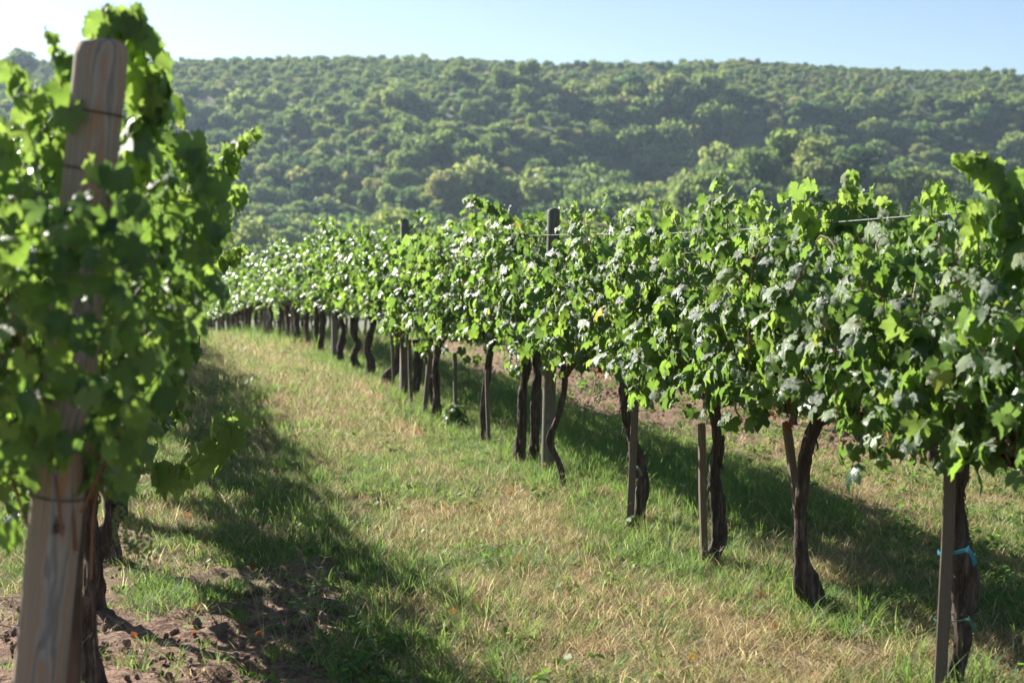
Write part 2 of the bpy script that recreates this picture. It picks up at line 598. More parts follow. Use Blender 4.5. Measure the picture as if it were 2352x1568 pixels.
def grid_mesh(name, xs, ys, mat, soil=True):
    X, Y = np.meshgrid(xs, ys)
    Z = ground_z(X, Y)
    attrs = {}
    if soil:
        S = soil_mask(X, Y)
        S[Y > 60] = 0
        D = dry_mask(X, Y)
        near = (1 - sstep(14, 26, Y)) * (1 - sstep(4, 9, np.abs(X)))
        cl = fbm(X * 9, Y * 9, 0, 51, 3)
        rid = np.maximum(0, cl - .5)
        Z = Z + S * near * (rid * .14 + (fbm(X * 3, Y * 3, 0, 55, 2) - .5) * .07)
        t = perp(X, Y)
        # tilled furrows beside the next row
        s = (X - ROW1[0]) * U[0] + (Y - ROW1[1]) * U[1]
        Z = Z + S * (1 - sstep(.9, 1.5, np.abs(t - 2.4))) * (1 - sstep(18, 22, Y)) * np.sin((s * .45 + t) * 26) * .022
        Z = Z + (fbm(X * 5, Y * 5, 0, 58, 2) - .5) * .025 * near
        attrs = {'soil': S.ravel(), 'dry': D.ravel()}
    v = np.stack([X, Y, Z], -1).reshape(-1, 3)
    nx, ny = len(xs), len(ys)
    i = np.arange(ny - 1)[:, None] * nx
    j = np.arange(nx - 1)[None, :]
    q = np.stack([i + j, i + j + 1, i + nx + j + 1, i + nx + j], -1).reshape(-1, 4)
    return mesh_tris(name, v, q, mat, True, None, attrs)


link('ground', grid_mesh('ground', XS, Y_NEAR, M_GROUND), kind='structure')
link('hill', grid_mesh('hill', XS[(XS <= -14) | (XS >= 15) | (np.abs(XS - .5) < .026)], Y_FAR, M_HILL, False), kind='structure')


# ------------------------------------------------------------------ instancing of uncountable stuff
PROTO = {}


def proto_collection(name, meshes):
    c = bpy.data.collections.new(name)
    for i, me in enumerate(meshes):
        o = bpy.data.objects.new('%s_%02d' % (name, i), me)
        c.objects.link(o)
    PROTO[name] = c
    return c


def scatter(name, coll, pts, rots, scl, idx):
    me = bpy.data.meshes.new(name)
    n = len(pts)
    me.vertices.add(n)
    me.vertices.foreach_set('co', np.ascontiguousarray(pts, dtype=np.float32).ravel())
    for an, arr in (('rot', rots), ('scl', scl)):
        a = me.attributes.new(an, 'FLOAT_VECTOR', 'POINT')
        a.data.foreach_set('vector', np.ascontiguousarray(arr, dtype=np.float32).ravel())
    a = me.attributes.new('pid', 'INT', 'POINT')
    a.data.foreach_set('value', np.ascontiguousarray(idx, dtype=np.int32))
    o = link(name, me, kind='stuff')
    ng = bpy.data.node_groups.new(name + '_nodes', 'GeometryNodeTree')
    ng.interface.new_socket('Geometry', in_out='INPUT', socket_type='NodeSocketGeometry')
    ng.interface.new_socket('Geometry', in_out='OUTPUT', socket_type='NodeSocketGeometry')
    gi = ng.nodes.new('NodeGroupInput')
    go = ng.nodes.new('NodeGroupOutput')
    ci = ng.nodes.new('GeometryNodeCollectionInfo')
    ci.inputs['Collection'].default_value = coll
    ci.inputs['Separate Children'].default_value = True
    ci.inputs['Reset Children'].default_value = True
    ip = ng.nodes.new('GeometryNodeInstanceOnPoints')
    ip.inputs['Pick Instance'].default_value = True
    nodes = []
    for an, dt in (('rot', 'FLOAT_VECTOR'), ('scl', 'FLOAT_VECTOR'), ('pid', 'INT')):
        na = ng.nodes.new('GeometryNodeInputNamedAttribute')
        na.data_type = dt
        na.inputs['Name'].default_value = an
        nodes.append(na)
    L = ng.links
    L.new(gi.outputs[0], ip.inputs['Points'])
    L.new(ci.outputs[0], ip.inputs['Instance'])
    L.new(nodes[0].outputs[0], ip.inputs['Rotation'])
    L.new(nodes[1].outputs[0], ip.inputs['Scale'])
    L.new(nodes[2].outputs[0], ip.inputs['Instance Index'])
    L.new(ip.outputs[0], go.inputs[0])
    md = o.modifiers.new('scatter', 'NODES')
    md.node_group = ng
    return o


# ------------------------------------------------------------------ hillside wood
def crown_mesh(seed, n=420, leaf=.5, squash=.85):
    r = np.random.default_rng(seed)
    # lumpy crown: several overlapping balls, leaf sized facets through their outer shells; unit radius about 1
    k = r.integers(5, 9)
    ang = r.uniform(0, 2 * np.pi, k)
    rad = r.uniform(.25, .62, k)
    c = np.stack([np.cos(ang) * rad, np.sin(ang) * rad, r.uniform(-.25, .5, k)], 1)
    c = np.vstack([c, [0, 0, .25]])
    cr = np.append(r.uniform(.36, .58, k), .62)
    w = cr ** 2 / (cr ** 2).sum()
    which = r.choice(k + 1, n, p=w)
    d = r.normal(size=(n, 3))
    d[:, 2] = np.abs(d[:, 2]) * np.where(r.random(n) < .75, 1, -1)
    d /= np.linalg.norm(d, axis=1)[:, None]
    p = c[which] + d * (cr[which] * r.uniform(.6, 1.22, n))[:, None]
    p[:, 2] *= squash
    nr = d * .9 + r.normal(size=(n, 3)) * .55
    nr /= np.linalg.norm(nr, axis=1)[:, None]
    t = np.cross(nr, r.normal(size=(n, 3)))
    t /= np.linalg.norm(t, axis=1)[:, None]
    b = np.cross(nr, t)
    s = leaf * r.uniform(.35, 1.1, n)[:, None] * .24
    fold = nr * s * .5
    v = np.stack([p - t * s - fold, p - b * s * .7, p + t * s - fold, p + b * s * .8], 1).reshape(-1, 3)
    q = np.arange(n * 4).reshape(n, 4)
    return mesh_tris('tree_crown', v, q, M_TREE, False)


CROWNS = [crown_mesh(100 + i, n=900 if i < 5 else 600, leaf=.62 if i < 5 else .75, squash=(.8, .95, .85, 1.15, .75, .9, 1.3, .8)[i]) for i in range(8)]
CONIFER = None
tv, tf = tube([(0, 0, -1.3), (.03, .02, -.6), (0, 0, .2)], [.075, .055, .03], 7, 6)
TRUNK_FAR = mesh_tris('tree_trunk', tv, tf, M_TREEBARK)
coll_crowns = proto_collection('crowns', CROWNS)

# forest positions on jittered polar-ish grid
pts = []
y = 236.0
while y < 760:
    right = 0
    step = 4.1 + (y - 236) / 520 * .3
    half = .44 * y + 14
    xs = np.arange(-half, half, step)
    xs = xs + rng.uniform(-.46, .46, len(xs)) * step
    ys = y + rng.uniform(-.46, .46, len(xs)) * step
    pts.append(np.stack([xs, ys], 1))
    y += step * .92
pts = np.vstack(pts)
colx = 1176 + FPX * pts[:, 0] / pts[:, 1]
keep = rng.random(len(pts)) < (.93 - .25 * sstep(.55, .7, fbm(pts[:, 0] / 30, pts[:, 1] / 30, 0, 77, 3)))
pts = pts[keep]
colx = colx[keep]
n = len(pts)
size = rng.lognormal(0, .36, n) * 2.75
big = fbm(pts[:, 0] / 45, pts[:, 1] / 60, 0, 88, 3)
size *= .75 + .75 * sstep(.35, .65, big)
size *= 1 - .34 * sstep(1500, 2000, colx)
size *= 1 - .45 * sstep(540, 660, pts[:, 1])
size = np.where(pts[:, 1] > 560, np.minimum(size, 2.6), size)
size = np.clip(size, 1.3, 7.5)
zz = ground_z(pts[:, 0], pts[:, 1])
hz = size * rng.uniform(.75, 1.3, n)
P3 = np.stack([pts[:, 0], pts[:, 1], zz + hz * .8], 1)
idx = rng.integers(0, 8, n)
# the trees that show largest become things of their own
u_, v_ = project(P3)
show = (u_ > 380) & (u_ < 2360) & (v_ < 560)
cand = np.where(show & (pts[:, 1] < 430))[0]
score = size[cand] / pts[cand, 1]
cand = cand[np.argsort(-score)[:230]]
solo = np.zeros(n, bool)
solo[cand] = True
for i in cand:
    e = link('hillside_tree', None, M=Matrix.Translation((pts[i, 0], pts[i, 1], zz[i])), label='rounded green tree among many on the lower slope of the wooded hill',
             cat='tree', group='trees on the lower slope of the wooded hill')
    s = size[i]
    rz = random.uniform(0, 6.28)
    M = Matrix.Translation((0, 0, hz[i] * .8)) @ Matrix.Rotation(rz, 4, 'Z') @ Matrix.Diagonal((s, s, hz[i], 1))
    link('crown', CROWNS[idx[i]], e, M)
    link('trunk', TRUNK_FAR, e, Matrix.Translation((0, 0, hz[i] * .8)) @ Matrix.Diagonal((s, s, hz[i], 1)))
o = ~solo
rots = np.stack([rng.normal(0, .08, n), rng.normal(0, .08, n), rng.uniform(0, 6.28, n)], 1)
scl = np.stack([size, size, hz], 1)
scatter('hillside_forest', coll_crowns, P3[o], rots[o], scl[o], idx[o])


def skyline_tree(xp, yp, d, w, h, label, ci):
    top = px(xp, yp, d)
    z = float(ground_z(top.x, d))
    H = top.z - z
    e = link('skyline_tree', None, M=Matrix.Translation((top.x, d, z)), label=label, cat='tree')
    M = Matrix.Translation((0, 0, H - h)) @ Matrix.Diagonal((w, w, h, 1))
    link('crown', CROWNS[ci], e, M)
    v, f = tube([(0, 0, -1), (.1, 0, H * .5), (0, 0, H - h * .5)], [.5, .4, .2], 7, 6)
    link('trunk', mesh_tris('trunk', v, f, M_TREEBARK), e)


skyline_tree(48, 112, 640, 10, 8.0, 'tall dark tree standing above the ridge at the far left', 1)
skyline_tree(935, 128, 690, 6.5, 5, 'small airy tree breaking the ridge skyline, wider of the pair', 3)
skyline_tree(972, 125, 690, 4, 5, 'small airy tree breaking the ridge skyline, narrower of the pair', 6)


# ------------------------------------------------------------------ leaf shapes
def leaf_outline(teeth, seed, smooth=False):
    r = np.random.default_rng(seed)
    kn = [0, 27, 56, 86, 116, 146, 168, 180]
    kv = [1.0, .66, .90, .60, .74, .60, .42, .12]
    n = teeth
    a = np.linspace(-170, 170, n)
    rad = np.interp(np.abs(a), kn, kv)
    rad *= 1 + .04 * r.normal(size=n)
    if not smooth:
        rad *= np.where(np.arange(n) % 2 == 0, 1.05, .9)
    return np.radians(a), rad


def leaf_shape(seed, n_out=27, two_ring=True):
    """unit grape leaf: petiole at the origin, tip along +Y, upper face +Z; returns verts, tris, lc"""
    r = np.random.default_rng(seed)
    a, rad = leaf_outline(n_out, seed, n_out < 14)
    out = np.stack([np.sin(a) * rad, np.cos(a) * rad], 1)
    if two_ring:
        m = 9
        am = np.radians(np.linspace(-165, 165, m))
        rm = np.interp(np.abs(np.degrees(am)), [0, 27, 56, 86, 116, 146, 180], [.5, .36, .46, .34, .38, .3, .1])
        mid = np.stack([np.sin(am) * rm, np.cos(am) * rm], 1)
        xy = np.vstack([[0, 0], mid, out])
        tris = []
        for i in range(m - 1):
            tris.append((0, 1 + i + 1, 1 + i))
        i, j = 0, 0
        while i < m - 1 or j < n_out - 1:
            ta = (am[i + 1] if i < m - 1 else 99)
            tb = (a[j + 1] if j < n_out - 1 else 99)
            if tb <= ta:
                tris.append((1 + i, 1 + m + j + 1, 1 + m + j))
                j += 1
            else:
                tris.append((1 + i, 1 + i + 1, 1 + m + j))
                i += 1
    else:
        xy = np.vstack([[0, 0], out])
        tris = [(0, 1 + i + 1, 1 + i) for i in range(n_out - 1)]
    R2 = np.hypot(xy[:, 0], xy[:, 1])
    ang = np.degrees(np.arctan2(xy[:, 0], xy[:, 1]))
    droop = r.uniform(.12, .6)
    side = r.uniform(-.15, .35)
    pucker = r.uniform(.06, .15)
    z = -droop * R2 ** 2 * (.6 + .4 * np.cos(np.radians(ang))) + side * np.abs(xy[:, 0]) ** 1.3 * .8 * r.choice([1, 1, -1])
    z += pucker * R2 * np.cos(np.radians(ang / 57.5 * 360)) * -1
    z += .05 * R2 * r.normal(size=len(R2)) * (R2 > .45)
    tw = r.uniform(-.25, .25)
    z += tw * xy[:, 0] * xy[:, 1]
    v = np.stack([xy[:, 0], xy[:, 1], z], 1)
    lc = np.stack([xy[:, 0], xy[:, 1], np.zeros(len(xy))], 1)
    return v, np.array([t[::-1] for t in tris])[:, ::-1] * 1, lc


# orientation check: make the upper face +Z
def orient(v, f):
    n = np.cross(v[f[:, 1]] - v[f[:, 0]], v[f[:, 2]] - v[f[:, 0]])[:, 2].sum()
    return f if n > 0 else f[:, ::-1]


HI = []
for i in range(14):
    v, f, lc = leaf_shape(i, 29)
    HI.append((v, orient(v, f), lc))
LO = []
for i in range(8):
    v, f, lc = leaf_shape(40 + i, 11, False)
    LO.append((v, orient(v, f), lc))
MID = []
for i in range(8):
    v, f, lc = leaf_shape(60 + i, 19, False)
    MID.append((v, orient(v, f), lc))


def with_petiole(v, f, lc):
    """adds a thin stalk running back from the blade"""
    pv, pf = tube([(0, 0, 0), (0, -.28, .03), (.02, -.55, -.05)], [.018, .014, .018], 3, cap=False)
    return np.vstack([v, pv]), np.vstack([f, pf + len(v)]), np.vstack([lc, np.zeros((len(pv), 3)) + [.02, .3, 0]]), np.concatenate([np.zeros(len(f)), np.ones(len(pf))])


LEAF_MESH = {'old': [], 'young': [], 'dry': []}
for (v, f, lc) in HI:
    V_, F_, L_, MI_ = with_petiole(v, f, lc)
    for k, mt in (('old', M_LEAF), ('young', M_YOUNG_OR_LIT), ('dry', M_DRYLEAF)):
        if k == 'dry':
            V2 = V_.copy()
            V2[:, 2] += .5 * np.abs(V2[:, 0]) ** 1.2 + .12 * np.sin(V2[:, 1] * 9)
        else:
            V2 = V_
        LEAF_MESH[k].append(mesh_tris('leaf', V2, F_, [mt, M_CANE], True, MI_, {'lc': L_}))


def leaf_frames(pos, nrm, tip, size):
    nrm = nrm / (np.linalg.norm(nrm, axis=1)[:, None] + 1e-9)
    tip = tip - nrm * (tip * nrm).sum(1)[:, None]
    tip = tip / (np.linalg.norm(tip, axis=1)[:, None] + 1e-9)
    side = np.cross(tip, nrm)
    return np.stack([side, tip, nrm], 2) * size[:, None, None]      # columns


def leaves_mesh(name, pos, F3, shapes, mat, r):
    vs, fs, ls_, o = [], [], [], 0
    ch = r.integers(0, len(shapes), len(pos))
    for k, (v, f, lc) in enumerate(shapes):
        m = ch == k
        c = m.sum()
        if not c:
            continue
        W = np.einsum('nij,vj->nvi', F3[m], v) + pos[m][:, None, :]
        vs.append(W.reshape(-1, 3))
        fs.append((f[None] + (np.arange(c) * len(v))[:, None, None]).reshape(-1, 3) + o)
        ls_.append(np.tile(lc, (c, 1)))
        o += c * len(v)
    return mesh_tris(name, np.vstack(vs), np.vstack(fs), mat, True, None, {'lc': np.vstack(ls_)})


# ------------------------------------------------------------------ vines
def grow_canopy(r, s0, s1, top, bottom=.74, thick=.30, n_shoots=20, n_fill=260, lsize=.062, z_cord=.84):
    """local frame: x across the row, y along it. Returns leaf arrays and cane paths"""
    pos, nrm, tip, siz, canes = [], [], [], [], []
    sd = int(r.integers(9999))
    tm = lambda y_: (noise(np.asarray(y_) * 2.6 + 7, 0, 0, sd) - .45) * .30
    bm_ = lambda y_: (noise(np.asarray(y_) * 3.2 + 3, 5, 0, sd) - .5) * .26
    for k in range(n_shoots):
        p = np.array([r.normal(0, .04), r.uniform(s0, s1) * .97, z_cord + r.uniform(-.05, .1)])
        sgn = r.choice([-1, 1])
        dr = np.array([sgn * r.uniform(.05, .5), r.normal(0, .25), 1.0])
        hang = r.random() < .34
        tp = top + r.normal(0, .06) + float(tm(p[1]))
        path = [p.copy()]
        L = r.integers(13, 21)
        for j in range(L):
            dr = dr / np.linalg.norm(dr)
            p = p + dr * .065
            dr = dr + r.normal(0, .13, 3)
            dr[0] -= (p[0] - sgn * thick * .45) * .5
            if hang and j > 5:
                dr[2] -= .32
                dr[0] += sgn * .08
            elif p[2] > tp:
                dr[2] -= .4
                dr[0] += sgn * .15
            if p[2] < bottom + .05 + float(bm_(p[1])):
                break
            p[0] = np.clip(p[0], -thick * 1.1, thick * 1.1)
            path.append(p.copy())
            for rep in range(2 if r.random() < .75 else 1):
                o_ = np.array([sgn * r.uniform(.1, 1.0) if rep == 0 else r.uniform(-1, 1), r.normal(0, .6), r.normal(.1, .35)])
                o_ /= np.linalg.norm(o_)
                q = p + o_ * r.uniform(.03, .11)
                ss = 1 if q[0] > 0 else -1
                if r.random() < .2:
                    ss = -ss
                pos.append(q)
                nrm.append(np.array([ss * r.uniform(.2, 1.1), r.normal(0, .62), r.uniform(-.15, 1.1)]))
                tip.append(np.array([ss * .45, r.normal(0, .5), -1.0]))
                siz.append(lsize * r.uniform(.55, 1.25) * (1 - .35 * (j / L) ** 2))
        canes.append(np.array(path))
    m = n_fill
    if m:
        ssg = r.choice([-1, 1], m)
        x = ssg * thick * r.uniform(.15, 1.15, m) ** .7
        yv = r.uniform(s0, s1, m)
        lo_, hi_ = bottom + bm_(yv), top + tm(yv)
        z = lo_ + (hi_ - lo_) * r.random(m)
        # envelope narrows at top and bottom
        h = (z - bottom) / (top - bottom)
        x = x * (.72 + .5 * np.sin(np.pi * np.clip(h * .9 + .1, 0, 1)))
        # ragged underside
        kp = z > lo_ + .2 * noise(yv * 5, x * 5, 0, int(r.integers(999)))
        pp = np.stack([x, yv, z], 1)[kp]
        pos += list(pp)
        k2 = len(pp)
        ssg = ssg[kp]
        nrm += list(np.stack([ssg * r.uniform(.2, 1.1, k2), r.normal(0, .62, k2), r.uniform(-.2, 1.1, k2)], 1))
        tip += list(np.stack([ssg * .45, r.normal(0, .5, k2), -np.ones(k2)], 1))
        siz += list(lsize * r.uniform(.6, 1.25, k2))
    return np.array(pos), np.array(nrm), np.array(tip), np.array(siz), canes


def canes_mesh(canes, r0=.0042, sides=4, mat=None):
    parts = []
    for c in canes:
        if len(c) > 2:
            parts.append(tube(c, np.linspace(r0, r0 * .4, len(c)), sides, cap=False))
    v, f = join(parts)
    return mesh_tris('canes', v, f, mat or M_CANE)


def add_leaf(vine, P, F, rr, kind='old'):
    M = Matrix(((F[0, 0], F[0, 1], F[0, 2], P[0]), (F[1, 0], F[1, 1], F[1, 2], P[1]), (F[2, 0], F[2, 1], F[2, 2], P[2]), (0, 0, 0, 1)))
    lst = LEAF_MESH[kind]
    o = link('leaf', lst[rr.integers(len(lst))], vine, M)
    return o


# grape cluster mesh
def grape_mesh(seed, nb=46, L=.15, br=.0068):
    r = np.random.default_rng(seed)
    import bmesh
    bm = bmesh.new()
    for i in range(nb):
        h = (i + .5) / nb
        w = .034 * math.sin(math.pi * min(1, .35 + .65 * (1 - h) * .9)) * (1 - h * .55) + .004
        a = i * 2.4 + r.uniform(-.3, .3)
        c = Vector((math.cos(a) * w, math.sin(a) * w, -h * L - .02))
        bmesh.ops.create_icosphere(bm, subdivisions=1, radius=br * r.uniform(.85, 1.1), matrix=Matrix.Translation(c))
    for f in bm.faces:
        f.smooth = True
    me = bpy.data.meshes.new('grape_cluster')
    bm.to_mesh(me)
    bm.free()
    me.materials.append(M_GRAPE)
    return me


GRAPES = [grape_mesh(i) for i in range(3)]
STEMV, STEMF = tube([(0, 0, .03), (.004, 0, -.03), (0, .003, -.12)], [.0022, .002, .001], 4)
STEM = mesh_tris('stem', STEMV, STEMF, M_GREENCANE)

# shared foliage for the far vines
FAR_FOL, FAR_CANES, MIDFOL = [], [], []
for i in range(7):
    r = np.random.default_rng(500 + i)
    p, nn, tt, ss, cn = grow_canopy(r, -.62, .62, 1.72, n_shoots=15, n_fill=230, lsize=.074)
    F3 = leaf_frames(p, nn, tt, ss)
    FAR_FOL.append(leaves_mesh('foliage', p, F3, LO, M_LEAF, r))
    r = np.random.default_rng(520 + i)
    p, nn, tt, ss, cn = grow_canopy(r, -.62, .62, 1.72, n_shoots=20, n_fill=270, lsize=.066)
    F3 = leaf_frames(p, nn, tt, ss)
    MIDFOL.append((leaves_mesh('foliage', p, F3, MID, M_LEAF, r), canes_mesh(cn)))


def local_trunk(r, top=.86, rad=.036, wob=.05, sides=10, n=16, ridge=.28):
    b = np.array([r.normal(0, .02), r.normal(0, .03), -.06])
    pts_ = [b]
    k = 5
    for i in range(1, k + 1):
        h = i / k
        pts_.append(np.array([r.normal(0, wob) * math.sin(h * 3.1), r.normal(0, wob) * math.sin(h * 3.1), top * h]))
    rad_ = [rad * 1.5, rad * 1.15, rad, rad * .95, rad, rad * 1.25]
    v, f = tube(pts_, rad_, sides, n, ridge=ridge, seed=int(r.integers(9999)), lump=.25)
    return v, f


def local_cordon(r, top=.86, rad=.02, reach=.52):
    parts = []
    for sg in (-1, 1):
        pp = [(0, 0, top - .08), (r.normal(0, .015), sg * .12, top + .0), (r.normal(0, .02), sg * .3, top + r.normal(0, .02)), (r.normal(0, .02), sg * reach, top + r.normal(.01, .02))]
        parts.append(tube(pp, [rad * 1.3, rad * 1.1, rad * .9, rad * .6], 8, 12, ridge=.25, seed=int(r.integers(9999)), lump=.3))
    return join(parts)


FAR_TRUNK = []
for i in range(8):
    r = np.random.default_rng(700 + i)
    v1 = local_trunk(r, sides=8, n=10, wob=.03)
    FAR_TRUNK.append(mesh_tris('trunk', *join([v1, local_cordon(r)]), M_BARK))


def vine_root(d, row, label, group=None, dt=0.0, x=None):
    xx = row_x(d, row) if x is None else x
    z = float(ground_z(xx, d))
    M = Matrix.Translation((xx + V[0] * dt, d + V[1] * dt, z)) @ Matrix.Rotation(A, 4, 'Z')
    return link('grapevine', None, M=M, label=label, cat='grapevine', group=group), M


BARKSTRIP = []
for i in range(5):
    r = np.random.default_rng(900 + i)
    n_ = 7
    tl = np.linspace(0, 1, n_)
    L_ = r.uniform(.05, .11)
    curl = r.uniform(.01, .035)
    c = np.stack([curl * np.sin(tl * r.uniform(2, 4)) * tl, np.zeros(n_), -tl * L_], 1)
    w = .0035 * np.sin(np.pi * (tl * .8 + .15))
    a_ = c + np.stack([np.zeros(n_), w, np.zeros(n_)], 1)
    b_ = c - np.stack([np.zeros(n_), w, np.zeros(n_)], 1)
    BARKSTRIP.append((np.vstack([a_, b_]), np.array([(k, k + 1, n_ + k + 1, n_ + k) for k in range(n_ - 1)])))


def bark_shreds(path, radii, cnt, r):
    """loose peeling strips along a trunk (stuff part)"""
    C = resample(np.hstack([np.asarray(path), np.asarray(radii)[:, None]]), 60)
    vs, fs, o_ = [], [], 0
    for k in range(cnt):
        c = C[r.integers(3, 57)]
        a = r.uniform(0, 2 * np.pi)
        v, f = BARKSTRIP[r.integers(5)]
        v = v * r.uniform(.6, 1.5) * np.array([r.choice([1, -1]) * 1.0, 1, r.choice([1, 1, -1])])
        ca, sa = math.cos(a), math.sin(a)
        rot = np.array([[ca, -sa, 0], [sa, ca, 0], [0, 0, 1]])
        vv = v @ rot.T + c[:3] + np.array([ca, sa, 0]) * c[3] * .95
        vs.append(vv)
        fs.append(f + o_)
        o_ += len(v)
    return mesh_tris('bark_shreds', np.vstack(vs), quads_to_tris(np.vstack(fs)), M_BARK, True)


STAKE_GROUP = 'wooden stakes along the vine rows'


def stake(p0, p1, w, label, group=None, mat=None, name='wooden_stake', cat='stake', side=None):
    """square sawn stake with softened edges from world point p0 (foot) to p1 (top)"""
    p0, p1 = Vector(p0), Vector(p1)
    ax = p1 - p0
    H = ax.length
    c = w * .5
    e = c * .78
    ring = [(-c, -e), (-e, -c), (e, -c), (c, -e), (c, e), (e, c), (-e, c), (-c, e)]
    v, f = [], []
    zs = [0, H * .3, H * .62, H * .97, H]
    rs = random.Random(hash(label) & 0xffff if False else len(label) * 31 + int(w * 1e4))
    for k, z in enumerate(zs):
        s = .9 if k == len(zs) - 1 else 1
        jx, jy = rs.uniform(-.003, .003), rs.uniform(-.003, .003)
        v += [(x * s + jx, y * s + jy, z + (rs.uniform(-.006, .006) if k == len(zs) - 1 else 0)) for x, y in ring]
    for k in range(len(zs) - 1):
        for j in range(8):
            a, b = k * 8 + j, k * 8 + (j + 1) % 8
            f.append((a, b, b + 8, a + 8))
    m = len(zs) - 1
    v.append((0, 0, H + .001))
    f += [(m * 8 + j, m * 8 + (j + 1) % 8, len(v) - 1) for j in range(8)]
    me = bpy.data.meshes.new(name)
    me.from_pydata(v, [], f)
    me.materials.append(mat or M_STAKE)
    q = ax.to_track_quat('Z', 'Y')
    M = Matrix.Translation(p0) @ q.to_matrix().to_4x4() @ Matrix.Rotation(A * .8, 4, 'Z')
    return link(name, me, M=M, label=label, cat=cat, group=group)


def near_vine(d, row, label, seed, n_ind, trunk=None, trunk_r=None, s=(-.58, .58), top=1.74, bottom=.78, thick=.3, n_shoots=23, n_fill=420,
              lsize=.064, shreds=60, score=None, mask=None, extra_trunks=(), cordon=True, dry=0, ctop=.86, x=None):
    r = np.random.default_rng(seed)
    vine, M = vine_root(d, row, label, x=x)
    Mi = np.array(M.inverted())
    zroot = M.translation.z

    def loc(p):
        return (Mi @ np.array([p[0], p[1], p[2], 1]))[:3]
    if trunk is not None:
        path = [loc(p) for p in trunk]
    else:
        path = [np.array([r.normal(0, .02), r.normal(0, .03), -.06])] + [np.array([r.normal(0, .03), r.normal(0, .03), .86 * h]) for h in (.25, .5, .75, 1)]
        trunk_r = [.055, .042, .036, .034, .045]
    trunk_r = [q * .82 for q in trunk_r]
    v, f = tube(path, trunk_r, 26, 90, ridge=.34, seed=seed, lump=.3)
    link('trunk', mesh_tris('trunk', v, f, M_BARK), vine)
    if shreds:
        link('bark_shreds', bark_shreds(path, trunk_r, shreds, r), vine, kind='stuff')
    for (tp, tr) in extra_trunks:
        pp = [loc(p) for p in tp]
        v, f = tube(pp, tr, 22, 70, ridge=.24, seed=seed + 3, lump=.22)
        link('trunk', mesh_tris('trunk', v, f, M_BARK), vine)
    hd = path[-1]
    if cordon:
        for sg in (-1, 1):
            e = s[1] * .9 if sg > 0 else s[0] * .9
            pp = [hd - np.array([0, 0, .03]), hd * .6 + np.array([0, sg * .12 + hd[1] * .2, ctop * .4]), np.array([r.normal(0, .02), e * .6, ctop + r.normal(0, .02)]), np.array([r.normal(0, .02), e, ctop + .02])]
            v, f = tube(pp, [.026, .022, .019, .012], 12, 26, ridge=.3, seed=seed + 8 + sg, lump=.35)
            link('cordon_arm', mesh_tris('cordon_arm', v, f, M_BARK), vine)
    p, nn, tt, ss, cn = grow_canopy(r, s[0], s[1], top, bottom, thick, n_shoots, n_fill, lsize, ctop)
    if row == 'left':
        cn = [c[c[:, 0] < .2] for c in cn]
    link('canes', canes_mesh(cn), vine, kind='stuff')
    if mask is not None:
        W = p @ np.array(M.to_3x3()).T + np.array(M.translation)
        k = mask(W)
        p, nn, tt, ss = p[k], nn[k], tt[k], ss[k]
    F3 = leaf_frames(p, nn, tt, ss)
    sc = (score(p) if score else -p[:, 0] + .25 * p[:, 2]) + r.normal(0, .05, len(p))
    order = np.argsort(-sc)
    ind, rest = order[:n_ind], order[n_ind:]
    for k in ind:
        kind = 'young' if (ss[k] < lsize * .68 and p[k, 2] > 1.3) or r.random() < .12 else 'old'
        add_leaf(vine, p[k], F3[k], r, kind)
    if len(rest):
        link('foliage', leaves_mesh('foliage', p[rest], F3[rest], HI[:8] if n_ind else MID, M_LEAF, r), vine, kind='stuff')
    for k in range(dry):
        q = np.array([-.3 * r.uniform(.6, 1), r.uniform(*s) * .8, r.uniform(bottom + .05, bottom + .35)])
        for m_ in range(3):
            F = leaf_frames(None, np.array([[-1, r.normal(0, .5), .4]]), np.array([[-.3, r.normal(0, .6), -1.]]), np.array([lsize * .5]))
            add_leaf(vine, q + r.normal(0, .03, 3), F[0], r, 'dry')['label'] = 'dried red brown leaf'
    return vine, M, r


def add_grapes(vine, spots, r):
    for q in spots:
        M = Matrix.Translation(Vector(q)) @ Matrix.Rotation(r.uniform(0, 6), 4, 'Z') @ Matrix.Scale(float(r.uniform(.65, .9)), 4)
        g = link('grape_cluster', GRAPES[r.integers(3)], vine, M, kind=None)
        link('stem', STEM, g)


def add_shoot(vine, M, pts_w, sizes, r, rad=.0035, side=(0, 0, 0), young_from=.55, green=True, gap=.062, label=None):
    """a single long shoot through world points; leaves alternate along it, each a part"""
    Mi = M.inverted()
    P = np.array([Mi @ Vector(p) for p in pts_w])
    L = np.linalg.norm(np.diff(P, axis=0), axis=1).sum()
    n_ = max(4, int(L / .02))
    C = resample(P, n_)
    v, f = tube(C, np.linspace(rad, rad * .3, n_), 6)
    link('shoot', mesh_tris('shoot', v, f, M_GREENCANE if green else M_CANE), vine, label=label)
    m = max(3, int(L / gap * 2.2))
    for k in range(m):
        t = (k + .6) / m
        c = C[min(n_ - 1, int(t * n_))]
        a = k * 2.6 + r.uniform(-.5, .5)
        o_ = np.array([math.cos(a), math.sin(a), r.uniform(-.2, .4)])
        sz = np.interp(t, [0, .6, 1], sizes) * r.uniform(.9, 1.3)
        q = c + o_ * sz * .55
        F = leaf_frames(None, np.array([[o_[0] * .8 + r.normal(0, .35), o_[1] * .8 + r.normal(0, .35), .3 + r.normal(0, .2)]]), np.array([[o_[0] * .4, o_[1] * .4, -1.]]), np.array([sz]))
        add_leaf(vine, q, F[0], r, 'young' if t > young_from or r.random() < .5 else 'old')  # young tips, plus paler leaves lower down as painted sunlight on the shoot


# ---- main row, near vines built after the photograph
def pp(lst, d):
    return [tuple(px(x, y, d)) for x, y in lst]


def top_profile(x0):
    return x0


